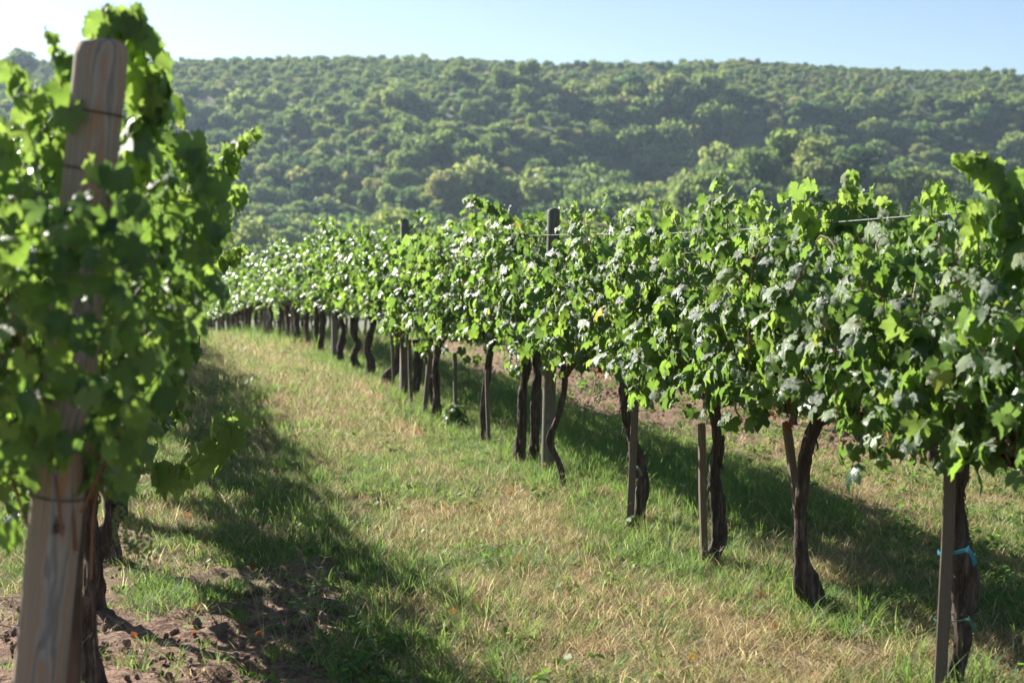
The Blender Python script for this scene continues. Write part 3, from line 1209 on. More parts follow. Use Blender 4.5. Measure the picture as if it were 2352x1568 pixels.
VB = {}
VB[0] = near_vine(4.0, 'main', 'leafy vine at the right end of the near row, partly out of view', 1, 200, n_shoots=20, n_fill=320, top=1.64, shreds=0)
VB[1] = near_vine(5.05, 'main', 'vine with thick double trunk tied by a blue band to its stake', 2, 300,
                  trunk=pp([(2160, 1680), (2185, 1590), (2205, 1490), (2218, 1370), (2212, 1270), (2198, 1150), (2205, 1060), (2150, 985)], 5.05),
                  trunk_r=[.07, .05, .036, .045, .042, .032, .036, .036], top=1.63, bottom=.80, shreds=110, ctop=.88)
VB[2] = near_vine(6.17, 'main', 'vine with swollen knotted trunk foot beside a short leaning stake', 3, 300,
                  trunk=pp([(1858, 1440), (1862, 1400), (1858, 1350), (1842, 1285), (1838, 1200), (1843, 1130), (1850, 1060), (1865, 1000), (1890, 950)], 6.17),
                  trunk_r=[.035, .055, .058, .038, .028, .030, .034, .032, .034], top=1.68, bottom=.76, shreds=120, dry=1, ctop=.88)
VB[3] = near_vine(7.16, 'main', 'vine with straight shaggy trunk beside the tall square stake standing free', 4, 300,
                  trunk=pp([(1636, 1312), (1638, 1275), (1652, 1230), (1648, 1170), (1642, 1090), (1648, 1010), (1640, 925)], 7.16),
                  trunk_r=[.045, .05, .036, .036, .034, .033, .04], top=1.59, bottom=.76, shreds=120, ctop=.88)
VB[4] = near_vine(8.23, 'main', 'vine with peeling trunk that bows behind a stake crossing in front of it', 5, 300,
                  trunk=pp([(1466, 1205), (1470, 1160), (1478, 1100), (1455, 1020), (1440, 960), (1436, 890)], 8.25),
                  trunk_r=[.034, .04, .042, .036, .038, .044], top=1.59, bottom=.76, shreds=130, dry=2, ctop=.9)
VB[5] = near_vine(9.55, 'main', 'thin vine with kinked bare trunk right of the round post', 6, 300,
                  trunk=pp([(1296, 1135), (1288, 1075), (1268, 1030), (1263, 1005), (1280, 960), (1296, 905), (1299, 850)], 9.5),
                  trunk_r=[.026, .025, .022, .022, .021, .022, .024], top=1.72, bottom=.80, shreds=14, ctop=.92)
VB[6] = near_vine(10.6, 'main', 'old vine with two stout parallel trunks left of the round post', 7, 300,
                  trunk=pp([(1190, 1085), (1196, 1040), (1198, 960), (1203, 880), (1212, 790)], 10.6), trunk_r=[.06, .046, .038, .036, .045],
                  extra_trunks=[(pp([(1224, 1085), (1227, 1040), (1229, 960), (1233, 880), (1236, 790)], 10.65), [.052, .042, .034, .034, .04])],
                  top=1.75, bottom=.88, shreds=120, ctop=.95)
VB[7] = near_vine(11.8, 'main', 'slim dark vine and stake left of the twin trunked vine', 8, 240,
                  trunk=pp([(1113, 1040), (1112, 1000), (1110, 930), (1118, 870), (1128, 800)], 11.8), trunk_r=[.036, .034, .03, .03, .034],
                  top=1.62, bottom=.9, shreds=40, n_fill=300, ctop=.97)
VB[8] = near_vine(13.0, 'main', 'vine whose foliage hangs low above the small weedy bush', 9, 200, trunk=pp([(1000, 975), (1003, 900), (1000, 840), (1010, 790)], 13.2),
                  trunk_r=[.05, .04, .036, .04], top=1.64, bottom=.62, shreds=20, n_fill=300, ctop=.95)

# stakes of the near vines
GZ_ = lambda x, y: float(ground_z(x, y))


def pstake(x0, y0, d0, x1, y1, d1, w, label, **k):
    a, b = px(x0, y0, d0), px(x1, y1, d1)
    zf = GZ_(a.x, a.y) - .12
    t = (zf - a.z) / (b.z - a.z)
    foot = a + (b - a) * t
    return stake(foot, b, w, label, **k)


ST1 = pstake(2163, 1500, 4.93, 2186, 985, 4.98, .040, 'tall grey stake bound by a blue tie to the thickest vine trunk')
pstake(1826, 1130, 6.3, 1806, 972, 6.3, .034, 'short stake leaning behind the vine with the swollen foot')
pstake(1618, 1265, 7.1, 1611, 972, 7.1, .033, 'upright square stake standing free left of the shaggy trunk')
pstake(1448, 1170, 8.05, 1459, 895, 8.1, .038, 'weathered stake crossing in front of the bowed peeling trunk')
pstake(1122, 1020, 11.7, 1118, 850, 11.7, .03, 'thin stake against the slim dark vine trunk')
pstake(1047, 930, 12.9, 1045, 810, 12.9, .036, 'pale round topped stake above the small weedy bush', mat=M_OLDPOST)
pstake(975, 945, 13.7, 990, 800, 13.7, .045, 'leaning stake left of the small weedy bush, foot in tall grass')
pstake(944, 915, 14.6, 940, 780, 14.6, .036, 'narrow upright stake between two dark curved trunks')
pstake(928, 905, 15.2, 922, 730, 15.2, .05, 'broad upright stake close beside the second post')
pstake(905, 890, 16.0, 900, 740, 16.0, .035, 'stake next to the strongly curved trunk')

# ties
def ring_path(c, rad, n=16, tilt=.1, z=0):
    return [(c[0] + math.cos(a) * rad, c[1] + math.sin(a) * rad * .9, c[2] + math.cos(a) * tilt * rad) for a in np.linspace(0, 2 * math.pi, n)]


def band(c, rx, h, name, label, cat, mat, thick=.003, tilt=.2):
    n_ = 22
    v, f = [], []
    for k in range(n_):
        a = 2 * math.pi * k / n_
        for (rr_, zz_) in ((rx, -h / 2), (rx, h / 2), (rx + thick, h / 2), (rx + thick, -h / 2)):
            v.append((math.cos(a) * rr_, math.sin(a) * rr_ * .8, zz_ + math.cos(a) * tilt * rx))
    for k in range(n_):
        b = (k + 1) % n_
        for j in range(4):
            f.append((k * 4 + j, b * 4 + j, b * 4 + (j + 1) % 4, k * 4 + (j + 1) % 4))
    # loose tail
    o_ = len(v)
    for k in range(5):
        t = k / 4
        for s in (-1, 1):
            v.append((rx * .55 + .034 * t + .006 * s, -rx * .8 - .006 - .012 * math.sin(t * 3), .012 - .055 * t * t + s * h * .5))
    for k in range(4):
        f.append((o_ + k * 2, o_ + k * 2 + 1, o_ + k * 2 + 3, o_ + k * 2 + 2))
    me = bpy.data.meshes.new(name)
    me.from_pydata(v, [], f)
    me.materials.append(mat)
    return link(name, me, M=Matrix.Translation(c), label=label, cat=cat)


band(px(2190, 1262, 5.0), .052, .012, 'plant_tie', 'blue tie binding the thickest trunk to its tall stake', 'plant tie', M_TIE)
band(px(2186, 1418, 5.0), .06, .004, 'plant_tie', 'thin green string low on the thickest vine trunk', 'plant tie', plain('green_string', (.04, .16, .12), .5), .002, .1)
band(px(1452, 1073, 8.12), .034, .004, 'plant_tie', 'thin wire tie round the stake in front of the peeling trunk', 'plant tie', M_WIRE, .002, -.3)

# mid and far vines of the main row
ds, d = [], 14.1
while d < 72:
    ds.append(d)
    d += 1.08 * rng.uniform(.93, 1.07)
FARV = []
for i, d in enumerate(ds):
    r = np.random.default_rng(3000 + i)
    flip = math.pi if i % 2 else 0
    if i == 0:
        lab = 'dark vine trunk just right of the leaning stake beyond the weedy bush'
    elif i == 1:
        lab = 'dark curved vine between the narrow stake and the second post'
    elif i == 2:
        lab = 'vine with strongly bowed trunk leaning out over the grass'
    else:
        lab = None
    vine, M = vine_root(d, 'main', lab or 'dark trunked vine in the long line receding towards the hill', None if lab else 'vines receding along the main row', dt=float(r.normal(0, .03)))
    FARV.append((vine, M, d))
    if i < 6:
        if i == 2:
            w = pp([(884, 905), (890, 870), (910, 840), (918, 800), (905, 730)], d)
            Mi = M.inverted()
            path = [tuple(Mi @ Vector(q)) for q in w]
            v, f = tube(path, [.07, .055, .045, .042, .045], 12, 30, ridge=.25, seed=4, lump=.3)
        elif i == 1:
            w = pp([(946, 920), (958, 880), (962, 840), (955, 780)], d)
            Mi = M.inverted()
            path = [tuple(Mi @ Vector(q)) for q in w]
            v, f = tube(path, [.05, .042, .04, .042], 12, 30, ridge=.25, seed=5, lump=.3)
        else:
            v, f = local_trunk(r, sides=14, n=30, wob=.03, rad=.042)
        link('trunk', mesh_tris('trunk', v, f, M_BARK), vine)
        fol, can = MIDFOL[i % 7]
        RM = Matrix.Translation((0, 0, .04)) @ Matrix.Rotation(flip, 4, 'Z') @ Matrix.Diagonal((1.05, 1, .95 + .02 * (i % 3), 1))
        link('foliage', fol, vine, RM, kind='stuff')
        link('canes', can, vine, RM, kind='stuff')
        p, nn, tt, ss, cn = grow_canopy(r, -.6, .6, 1.66, n_shoots=3, n_fill=60, lsize=.062)
        F3 = leaf_frames(p, nn, tt, ss)
        for k in np.argsort(p[:, 0])[:70]:
            q = p[k].copy()
            q[0] -= .04
            add_leaf(vine, q, F3[k], r, 'young' if r.random() < .3 else 'old')
    else:
        RM = Matrix.Rotation(flip, 4, 'Z') @ Matrix.Diagonal((1.05, 1.02, .98 + .03 * r.normal(), 1))
        link('trunk', FAR_TRUNK[r.integers(8)], vine, Matrix.Rotation(r.uniform(0, 6), 4, 'Z') @ Matrix.Diagonal((1.15, 1.15, 1, 1)) if False else Matrix.Rotation(flip, 4, 'Z') @ Matrix.Diagonal((1.2, 1.2, 1, 1)))
        link('foliage', FAR_FOL[r.integers(7)], vine, RM, kind='stuff')
    if i >= 4 and r.random() < .55:
        xx = row_x(d + .12, 'main')
        zg = GZ_(xx, d)
        lean = r.normal(0, .05)
        stake((xx, d + .1, zg - .1), (xx + lean, d + .1, zg + r.uniform(.8, 1.2)), .034, 'thin grey stake beside a vine trunk in the receding row', STAKE_GROUP)

# back row (beyond the main row) and left row
for i in range(58):
    d = 5.2 + i * 1.09
    r = np.random.default_rng(4000 + i)
    vine, M = vine_root(d, 'back', 'leafy vine of the next row seen through and above the main row', 'vines of the next row behind the main row', dt=float(r.normal(0, .03)))
    flip = math.pi if i % 2 else 0
    RM = Matrix.Rotation(flip, 4, 'Z') @ Matrix.Diagonal((1.05, 1.02, 1.04 + .04 * r.normal(), 1))
    if i < 14:
        link('foliage', MIDFOL[r.integers(7)][0], vine, RM, kind='stuff')
    else:
        link('foliage', FAR_FOL[r.integers(7)], vine, RM, kind='stuff')
    link('trunk', FAR_TRUNK[r.integers(8)], vine, Matrix.Rotation(flip, 4, 'Z'))


def left_mask(W):
    u, v = project(W)
    post = (W[:, 1] < 3.42) & (u > 105) & (u < 345) & (v > 40) & (v < 410)
    low = (W[:, 1] < 3.5) & (u < 260) & (v > 1090)
    head = (v < 130) & (u > 0) & (u < 400)
    wide = (perp(W[:, 0], W[:, 1]) + 2.98) > .15 + .22 * sstep(1.0, 1.65, W[:, 2])
    wide |= (v < 520) & (u > np.interp(v, [0, 130, 200, 300, 380, 520], [350, 375, 385, 440, 490, 560]))
    return ~(post | low | head | wide)


LV = {}
lscore = lambda p: p[:, 0] * .8 - p[:, 1] * .6 + p[:, 2] * .1
LV[0] = near_vine(3.9, 'left', 'big leafy vine wrapped round the thick wooden end post', 20, 300, s=(-.85, .6), top=1.90, bottom=.84, thick=.36, n_shoots=44, n_fill=900,
                  lsize=.049, score=lscore, mask=left_mask, shreds=30, x=row_x(3.9, 'left'), trunk=pp([(235, 1800), (225, 1560), (212, 1330), (205, 1200), (250, 1000)], 4.3), trunk_r=[.014, .009, .008, .008, .012], ctop=.95)
LV[1] = near_vine(5.0, 'left', 'shaded vine directly behind the big vine on the end post', 21, 300, top=1.80, bottom=.72, thick=.30, n_shoots=30, n_fill=520,
                  lsize=.060, score=lambda p: p[:, 0] - p[:, 2] * .1, mask=left_mask, shreds=20)
LV[2] = near_vine(6.1, 'left', 'third vine of the left row, leaves just past the grass shadow', 22, 200, top=1.74, bottom=.74, thick=.28, n_shoots=24, n_fill=380,
                  lsize=.062, score=lambda p: p[:, 0], shreds=0)
for i in range(36):
    d = 7.2 + i * 1.09
    r = np.random.default_rng(5000 + i)
    vine, M = vine_root(d, 'left', 'vine of the left row hidden behind the leafy vines near the end post', 'hidden vines of the left row', dt=float(r.normal(0, .03)))
    flip = math.pi if i % 2 else 0
    RM = Matrix.Rotation(flip, 4, 'Z') @ Matrix.Diagonal((.68, 1.02, 1.0 + .03 * r.normal(), 1))
    link('foliage', FAR_FOL[r.integers(7)], vine, RM, kind='stuff')
    link('trunk', FAR_TRUNK[r.integers(8)], vine, Matrix.Rotation(flip, 4, 'Z'))

# long shoots that break the canopy outline
S = np.random.default_rng(77)


def shoot_px(vb, pts_, sizes, **k):
    add_shoot(vb[0], vb[1], [px(*q) for q in pts_], sizes, S, **k)


shoot_px(VB[7], [(1235, 590, 11.4), (1190, 530, 11.4), (1135, 480, 11.4), (1070, 452, 11.4)], (.075, .065, .045), gap=.032)
shoot_px(VB[7], [(1120, 600, 11.6), (1105, 540, 11.6), (1085, 490, 11.5)], (.07, .06, .045), gap=.04)
shoot_px(VB[5], [(1340, 580, 9.4), (1325, 520, 9.4), (1318, 468, 9.4)], (.065, .05, .03), gap=.035)
shoot_px(VB[3], [(1700, 560, 7.1), (1695, 500, 7.1), (1688, 452, 7.1)], (.06, .045, .022), gap=.035)
shoot_px(VB[3], [(1600, 570, 7.3), (1610, 520, 7.3), (1625, 500, 7.3)], (.06, .045, .03), gap=.04)
shoot_px(VB[2], [(1850, 560, 6.1), (1845, 490, 6.1), (1850, 430, 6.1)], (.07, .07, .06), gap=.05)
shoot_px(VB[2], [(1940, 540, 6.0), (1950, 460, 6.0), (1955, 400, 6.0)], (.06, .05, .028), gap=.035)
shoot_px(VB[2], [(1980, 560, 5.9), (2000, 500, 5.9), (1985, 450, 5.9)], (.06, .05, .03), gap=.04)
shoot_px(VB[1], [(2150, 560, 5.1), (2140, 480, 5.1), (2155, 420, 5.1)], (.07, .055, .035), gap=.035)
shoot_px(VB[0], [(2352, 620, 4.4), (2320, 520, 4.4), (2300, 440, 4.4), (2260, 375, 4.4), (2210, 365, 4.4)], (.075, .07, .03), gap=.035)
shoot_px(VB[0], [(2250, 620, 4.5), (2245, 520, 4.5), (2235, 470, 4.5)], (.065, .05, .03), gap=.04)
for (x, y, d, k) in ((1010, 570, 13.5, 8), (1420, 570, 8.6, 4), (1480, 570, 8.3, 4), (1540, 570, 7.9, 4), (1750, 560, 6.8, 3), (1900, 540, 6.1, 2), (2060, 560, 5.6, 2), (2110, 560, 5.3, 1)):
    hgt = S.uniform(.16, .30) * FPX / d
    shoot_px(VB[k] if k in VB else VB[7], [(x, y, d), (x + S.normal(0, 8), y - hgt * .5, d), (x + S.normal(0, 25), y - hgt, d)], (.06, .052, .03), gap=.045)
fv_ = min(FARV, key=lambda q: abs(q[2] - 21))
for x in (742, 768):
    shoot_px(fv_, [(x, 570, fv_[2]), (x + 4, 535, fv_[2]), (x - 6, 503, fv_[2])], (.065, .06, .05), gap=.05)
# left row
shoot_px(LV[0], [(330, 420, 3.6), (345, 230, 3.5), (325, 100, 3.4), (285, 45, 3.35), (230, 55, 3.3)], (.062, .055, .045), gap=.04)
shoot_px(LV[0], [(300, 420, 3.55), (335, 260, 3.5), (360, 170, 3.45)], (.06, .06, .05), gap=.045)
shoot_px(LV[0], [(230, 130, 3.4), (225, 85, 3.38), (250, 40, 3.36), (300, 45, 3.36)], (.05, .05, .04), gap=.045)
shoot_px(LV[0], [(165, 330, 3.4), (165, 200, 3.4), (140, 130, 3.4), (100, 62, 3.4)], (.05, .03, .010), gap=.035)
shoot_px(LV[0], [(130, 420, 3.3), (110, 300, 3.3), (70, 230, 3.3), (10, 150, 3.3)], (.055, .05, .035), gap=.04)
shoot_px(LV[0], [(40, 500, 3.2), (20, 380, 3.2), (-10, 300, 3.2)], (.06, .055, .04), gap=.045)
shoot_px(LV[0], [(440, 560, 3.9), (455, 420, 3.8), (440, 320, 3.8)], (.06, .05, .04), gap=.05)
shoot_px(LV[1], [(440, 560, 4.6), (480, 430, 4.4), (540, 350, 4.3), (588, 300, 4.2)], (.06, .048, .020), gap=.045)
shoot_px(LV[1], [(440, 620, 4.6), (500, 500, 4.5), (550, 440, 4.4)], (.065, .055, .035), gap=.05)
shoot_px(LV[2], [(420, 680, 6.0), (480, 620, 5.8), (530, 590, 5.7), (562, 565, 5.6)], (.06, .045, .018), gap=.04)
shoot_px(LV[2], [(250, 1050, 5.6), (380, 1085, 5.5), (450, 1060, 5.45), (520, 1000, 5.4), (500, 960, 5.4)], (.08, .09, .08), gap=.11, young_from=.3, green=False, label='low shoot reaching out over the shaded grass')  # mostly pale leaves: light put into the colour of a shaded shoot
# leaves around and in front of the end post
for (x, y, d, s_) in [(140, 210, 3.25, .06), (160, 260, 3.2, .055), (215, 385, 3.0, .055), (260, 400, 3.0, .06), (320, 330, 3.2, .06), (365, 190, 3.5, .06),
                      (130, 480, 3.0, .06), (190, 520, 2.95, .06), (250, 500, 2.95, .06), (60, 300, 3.2, .06), (100, 560, 3.0, .065), (300, 560, 3.0, .06),
                      (60, 620, 3.0, .06), (150, 650, 2.95, .06), (230, 640, 2.95, .06), (110, 720, 2.95, .055), (190, 760, 2.95, .065), (260, 760, 3.0, .06),
                      (150, 860, 2.95, .065), (60, 830, 3.0, .06), (235, 880, 3.0, .06), (110, 950, 2.95, .06), (160, 1010, 2.95, .05), (70, 1030, 2.95, .06),
                      (40, 930, 2.95, .06), (10, 1120, 3.1, .05), (20, 1220, 3.1, .05)] + [(S.uniform(-20, 330), S.uniform(450, 1050), S.uniform(2.85, 3.1), .047) for _ in range(115)]:
    q = np.array(LV[0][1].inverted() @ px(x, y, d))
    F = leaf_frames(None, np.array([[S.normal(.1, .5), -.6 + S.normal(0, .35), .5 + S.normal(0, .3)]]), np.array([[S.normal(0, .4), -.4, -1.]]), np.array([s_ * S.uniform(.75, 1.05)]))
    add_leaf(LV[0][0], q, F[0], S, 'old' if S.random() < .6 else 'young')

# brown canes of the left vine
for (pts_, rad, d) in (([(322, 690), (325, 780), (300, 870), (270, 960), (240, 1060)], .0055, 3.5), ([(190, 640), (150, 760), (110, 880), (70, 960)], .0060, 3.2),
                       ([(205, 680), (200, 800), (215, 900)], .005, 3.25), ([(240, 1020), (215, 1180), (210, 1330)], .004, 3.7)):
    P_ = [LV[0][1].inverted() @ px(x, y, d) for x, y in pts_]
    v, f = tube(P_, [rad * 1.1, rad, rad, rad, rad * .9][:len(P_)], 10, 30, lump=.12)
    link('cane', mesh_tris('cane', v, f, M_CANE), LV[0][0], label='bare orange brown cane')

# grapes
for key, spots in ((1, 3), (2, 3), (3, 3), (4, 2), (5, 2), (6, 2)):
    vine, M, r = VB[key]
    add_grapes(vine, [(-r.uniform(.1, .3), r.uniform(-.5, .5), r.uniform(.97, 1.06)) for _ in range(spots)], r)
Mi = VB[4][1].inverted()
add_grapes(VB[4][0], [Mi @ px(1372, 870, 8.5), Mi @ px(1640, 905, 7.6)], S)
Mi = LV[0][1].inverted()
add_grapes(LV[0][0], [Mi @ px(300, 1165, 4.0), Mi @ px(275, 1150, 3.9), Mi @ px(330, 1180, 4.1), Mi @ px(80, 950, 2.98)], S)


# ------------------------------------------------------------------ posts
def round_post(p0, p1, r0, r1, mat, label, n=28, crack=0.0, group=None):
    p0, p1 = Vector(p0), Vector(p1)
    ax = p1 - p0
    H = ax.length
    rr_ = np.random.default_rng(int(H * 1000))
    zs = [0, H * .3, H * .6, H * .85, H * .985, H * .997, H]
    rad = [r0, r0, (r0 + r1) / 2, r1, r1, r1 * .97, r1 * .9]
    v, f = [], []
    wob = [1 + rr_.normal(0, .012) for _ in range(n)]
    for z, ra in zip(zs, rad):
        for k in range(n):
            a = 2 * math.pi * k / n
            v.append((math.cos(a) * ra * wob[k], math.sin(a) * ra * wob[k], z + (.006 * math.sin(a * 2 + 1) if z == H else 0)))
    for j in range(len(zs) - 1):
        for k in range(n):
            b = (k + 1) % n
            f.append((j * n + k, j * n + b, (j + 1) * n + b, (j + 1) * n + k))
    v.append((0, 0, H - .002))
    f += [((len(zs) - 1) * n + k, (len(zs) - 1) * n + (k + 1) % n, len(v) - 1) for k in range(n)]
    me = bpy.data.meshes.new('post')
    me.from_pydata(v, [], f)
    me.materials.append(mat)
    me.polygons.foreach_set('use_smooth', [True] * (len(f) - n) + [False] * n)
    M = Matrix.Translation(p0) @ ax.to_track_quat('Z', 'Y').to_matrix().to_4x4()
    return link('trellis_post', me, M=M, label=label, cat='post', group=group), M


a, b = px(97, 1500, 3.2), px(236, 100, 3.28)
t = (-.3 - a.z) / (b.z - a.z)
EP, EPM = round_post(a + (b - a) * t, b, .058, .060, M_POST, 'thick leaning wooden end post half hidden in vine leaves')
EPI = EPM.inverted()
# wire loops and drying cracks on the end post
def loop_on_post(y, name, cat, label):
    c = EPI @ px(np.interp(y, [100, 1500], [236, 97]), y, 3.22)
    path = [(math.cos(q) * .0655, math.sin(q) * .0655, c.z + .006 * math.cos(q * 1.0)) for q in np.linspace(0, 2 * math.pi, 30)]
    v, f = tube(path, [.0022] * 30, 6, cap=False)
    o_ = link(name, mesh_tris(name, v, f, M_RUST), M=EPM.copy(), label=label, cat=cat)
    return o_


loop_on_post(1135, 'wire_loop', 'wire', 'dark wire loop round the end post just under the leaves')
loop_on_post(252, 'wire_loop', 'wire', 'thin wire loop round the upper end post, higher of two')
loop_on_post(385, 'wire_loop', 'wire', 'wire loop round the end post at the leaf line')
# anchor wire running down in front of the post
w0 = px(131, 905, 3.05)
w1 = px(98, 1700, 2.72)
v, f = tube([w0, (w0 + w1) / 2, w1], [.0017] * 3, 6, 8)
link('anchor_wire', mesh_tris('anchor_wire', v, f, M_WIRE), label='grey anchor wire slanting down in front of the leaning end post', cat='wire')
# slimmer brown post close behind
a2, b2 = px(170, 1568, 3.42), px(196, 690, 3.42)
pstake(170, 1568, 3.42, 196, 690, 3.42, .034, 'slim brown stake standing right behind the thick end post', mat=M_SLIM)

# posts of the main row
a, b = px(1257, 1095, 10.1), px(1272, 480, 10.1)
t = (GZ_(a.x, a.y) - .2 - a.z) / (b.z - a.z)
round_post(a + (b - a) * t, b, .046, .044, M_OLDPOST, 'round grey wooden post rising between the twin trunks and the kinked vine')
a, b = px(927, 930, 15.3), px(930, 503, 15.3)
t = (GZ_(a.x, a.y) - .2 - a.z) / (b.z - a.z)
stake(a + (b - a) * t, b, .085, 'dark flat topped post rising above the leaves farther along the row', mat=M_CONC, name='trellis_post', cat='post')
d = 20.6
while d < 70:
    xx = row_x(d)
    z = GZ_(xx, d)
    stake((xx, d, z - .2), (xx, d, z + 1.78), .08, 'dark trellis post far along the receding main row', 'far trellis posts of the main row', M_CONC, 'trellis_post', 'post')
    d += 5.3
for d in (9.0, 14.3, 19.6, 24.9, 30.2, 35.5):
    xx = row_x(d, 'back')
    z = GZ_(xx, d)
    stake((xx, d, z - .2), (xx, d, z + 1.8), .08, 'post standing inside the leaves of the next row', 'posts of the next row', M_CONC, 'trellis_post', 'post')
for d in (8.5, 13.8, 19.1, 24.4):
    xx = row_x(d, 'left')
    z = GZ_(xx, d)
    stake((xx, d, z - .2), (xx, d, z + 1.8), .08, 'post hidden inside the left row of vines', 'hidden posts of the left row', M_CONC, 'trellis_post', 'post')

# trellis wires
def wire_line(row, h, label, d0, d1, start=None, dt=0.0, sag=.03, r0=.0016):
    P_ = []
    if start is not None:
        P_.append(np.array(start))
    dd = d0
    k = 0
    while dd < d1:
        xx = row_x(dd, row)
        ph = (dd - 10.1) / 5.25
        zz_ = float(np.interp(dd, GY, GZ)) + h - sag * math.sin(math.pi * (ph - math.floor(ph)))
        P_.append(np.array([xx + V[0] * dt, dd + V[1] * dt, zz_]))
        dd += 1.3
    P_ = np.array(P_)
    v, f = tube(P_, [r0] * len(P_), 5)
    return link('trellis_wire', mesh_tris('trellis_wire', v, f, M_WIRE), label=label, cat='wire')


wire_line('main', 1.73, 'top trellis wire of the main row, seen between shoots', 1.5, 66)
wire_line('main', 1.28, 'middle trellis wire of the main row inside the leaves', 1.5, 66, dt=-.05)
wire_line('main', .93, 'lowest trellis wire of the main row under the cordons', 1.5, 66)
wire_line('left', 1.66, 'top trellis wire of the left row starting at the end post', 3.3, 44)
wire_line('back', 1.75, 'top trellis wire of the next row behind the main row', 1.5, 60)


# ------------------------------------------------------------------ grass, weeds, clods, litter
def blades(seed, n, h0, h1, w, spread, lean, bend, seg=3, tint=None):
    r = np.random.default_rng(seed)
    vs, fs, o_ = [], [], 0
    for k in range(n):
        a = r.uniform(0, 2 * np.pi)
        rad = spread * math.sqrt(r.random())
        b = np.array([math.cos(a) * rad, math.sin(a) * rad, -.01])
        la = a + r.normal(0, .8)
        ld = np.array([math.cos(la), math.sin(la), 0])
        sd = np.array([-math.sin(la + r.normal(0, .5)), math.cos(la), 0])
        H = r.uniform(h0, h1)
        ln = abs(r.normal(lean, lean * .5))
        bd = r.uniform(.3, 1) * bend
        row = []
        for j in range(seg + 1):
            t_ = j / seg
            ang = min(2.6, ln + bd * t_)
            c = b + H * t_ * (np.array([0, 0, 1]) * math.cos(ang * .8) + ld * math.sin(ang * .8))
            ww = w * r.uniform(.8, 1.1) * (1 - t_ ** 1.6) + .0002
            if j == seg:
                row.append([c])
            else:
                row.append([c - sd * ww, c + sd * ww])
        for j in range(seg):
            st = len(vs)
            if j == 0:
                base = len(vs)
                for q in row[0]:
                    vs.append(q)
            if j < seg - 1:
                for q in row[j + 1]:
                    vs.append(q)
                fs.append((base + 2 * j, base + 2 * j + 1, base + 2 * j + 3))
                fs.append((base + 2 * j, base + 2 * j + 3, base + 2 * j + 2))
            else:
                vs.append(row[seg][0])
                fs.append((base + 2 * j, base + 2 * j + 1, len(vs) - 1))
    return np.array(vs), np.array(fs)


def weed(seed, n=14, size=.03, h=.08):
    r = np.random.default_rng(seed)
    pos, nr, tp = [], [], []
    for k in range(n):
        a = r.uniform(0, 6.28)
        rad = r.uniform(.01, .07)
        pos.append([math.cos(a) * rad, math.sin(a) * rad, r.uniform(.01, h)])
        nr.append([math.cos(a) * .4 + r.normal(0, .25), math.sin(a) * .4 + r.normal(0, .25), 1])
        tp.append([math.cos(a), math.sin(a), .2])
    ov = np.array([(0, 0, 0), (.32, .3, .04), (.36, .6, .05), (.0, 1, -.05), (-.36, .6, .05), (-.32, .3, .04)])
    of = np.array([(0, 1, 2), (0, 2, 3), (0, 3, 4), (0, 4, 5)])
    F3 = leaf_frames(None, np.array(nr), np.array(tp), size * r.uniform(.6, 1.2, n))
    W = np.einsum('nij,vj->nvi', F3, ov) + np.array(pos)[:, None, :]
    return W.reshape(-1, 3), (of[None] + (np.arange(n) * 6)[:, None, None]).reshape(-1, 3)


def seedhead(seed):
    r = np.random.default_rng(seed)
    parts = []
    for k in range(3):
        a = r.uniform(0, 6.28)
        H = r.uniform(.16, .28)
        ld = np.array([math.cos(a), math.sin(a), 0])
        top = np.array([0, 0, H]) + ld * H * .3
        parts.append(tube([(0, 0, 0), tuple(np.array([0, 0, H * .6]) + ld * H * .1), tuple(top)], [.0009, .0008, .0006], 3, cap=False))
        for m_ in range(4):
            b = r.uniform(0, 6.28)
            e = top + np.array([math.cos(b) * .035, math.sin(b) * .035, .022])
            parts.append(tube([tuple(top), tuple(e)], [.001, .0006], 3, cap=False))
    return join(parts)


G_MESH = [mesh_tris('tuft', *blades(i, 26, .05, .14, .0025, .045, .40, 1.1), M_GRASS) for i in range(4)]
G_TALL = [mesh_tris('tall_tuft', *blades(10 + i, 26, .11, .24, .0026, .04, .25, .9), M_GRASS) for i in range(3)]
G_DRY = [mesh_tris('dry_tuft', *blades(20 + i, 26, .05, .16, .0019, .055, .85, .9), M_STRAW) for i in range(4)]
G_MIX = [mesh_tris('thin_tuft', *blades(40 + i, 16, .05, .13, .0018, .05, .5, .9), M_STRAW if i else M_GRASS) for i in range(2)]
G_SEED = [mesh_tris('seed_heads', *seedhead(60 + i), M_STRAW) for i in range(3)]
G_WEED = [mesh_tris('weed', *weed(70 + i, 16, .03, .07), M_WEED) for i in range(3)]
# order: collections sort children by name, so number them
ALLG = G_MESH + G_TALL + G_DRY + G_MIX + G_SEED + G_WEED
coll_g = proto_collection('groundcover', ALLG)
IDX = {'grass': (0, 4), 'tall': (4, 7), 'dry': (7, 11), 'mix': (11, 13), 'seed': (13, 16), 'weed': (16, 19)}


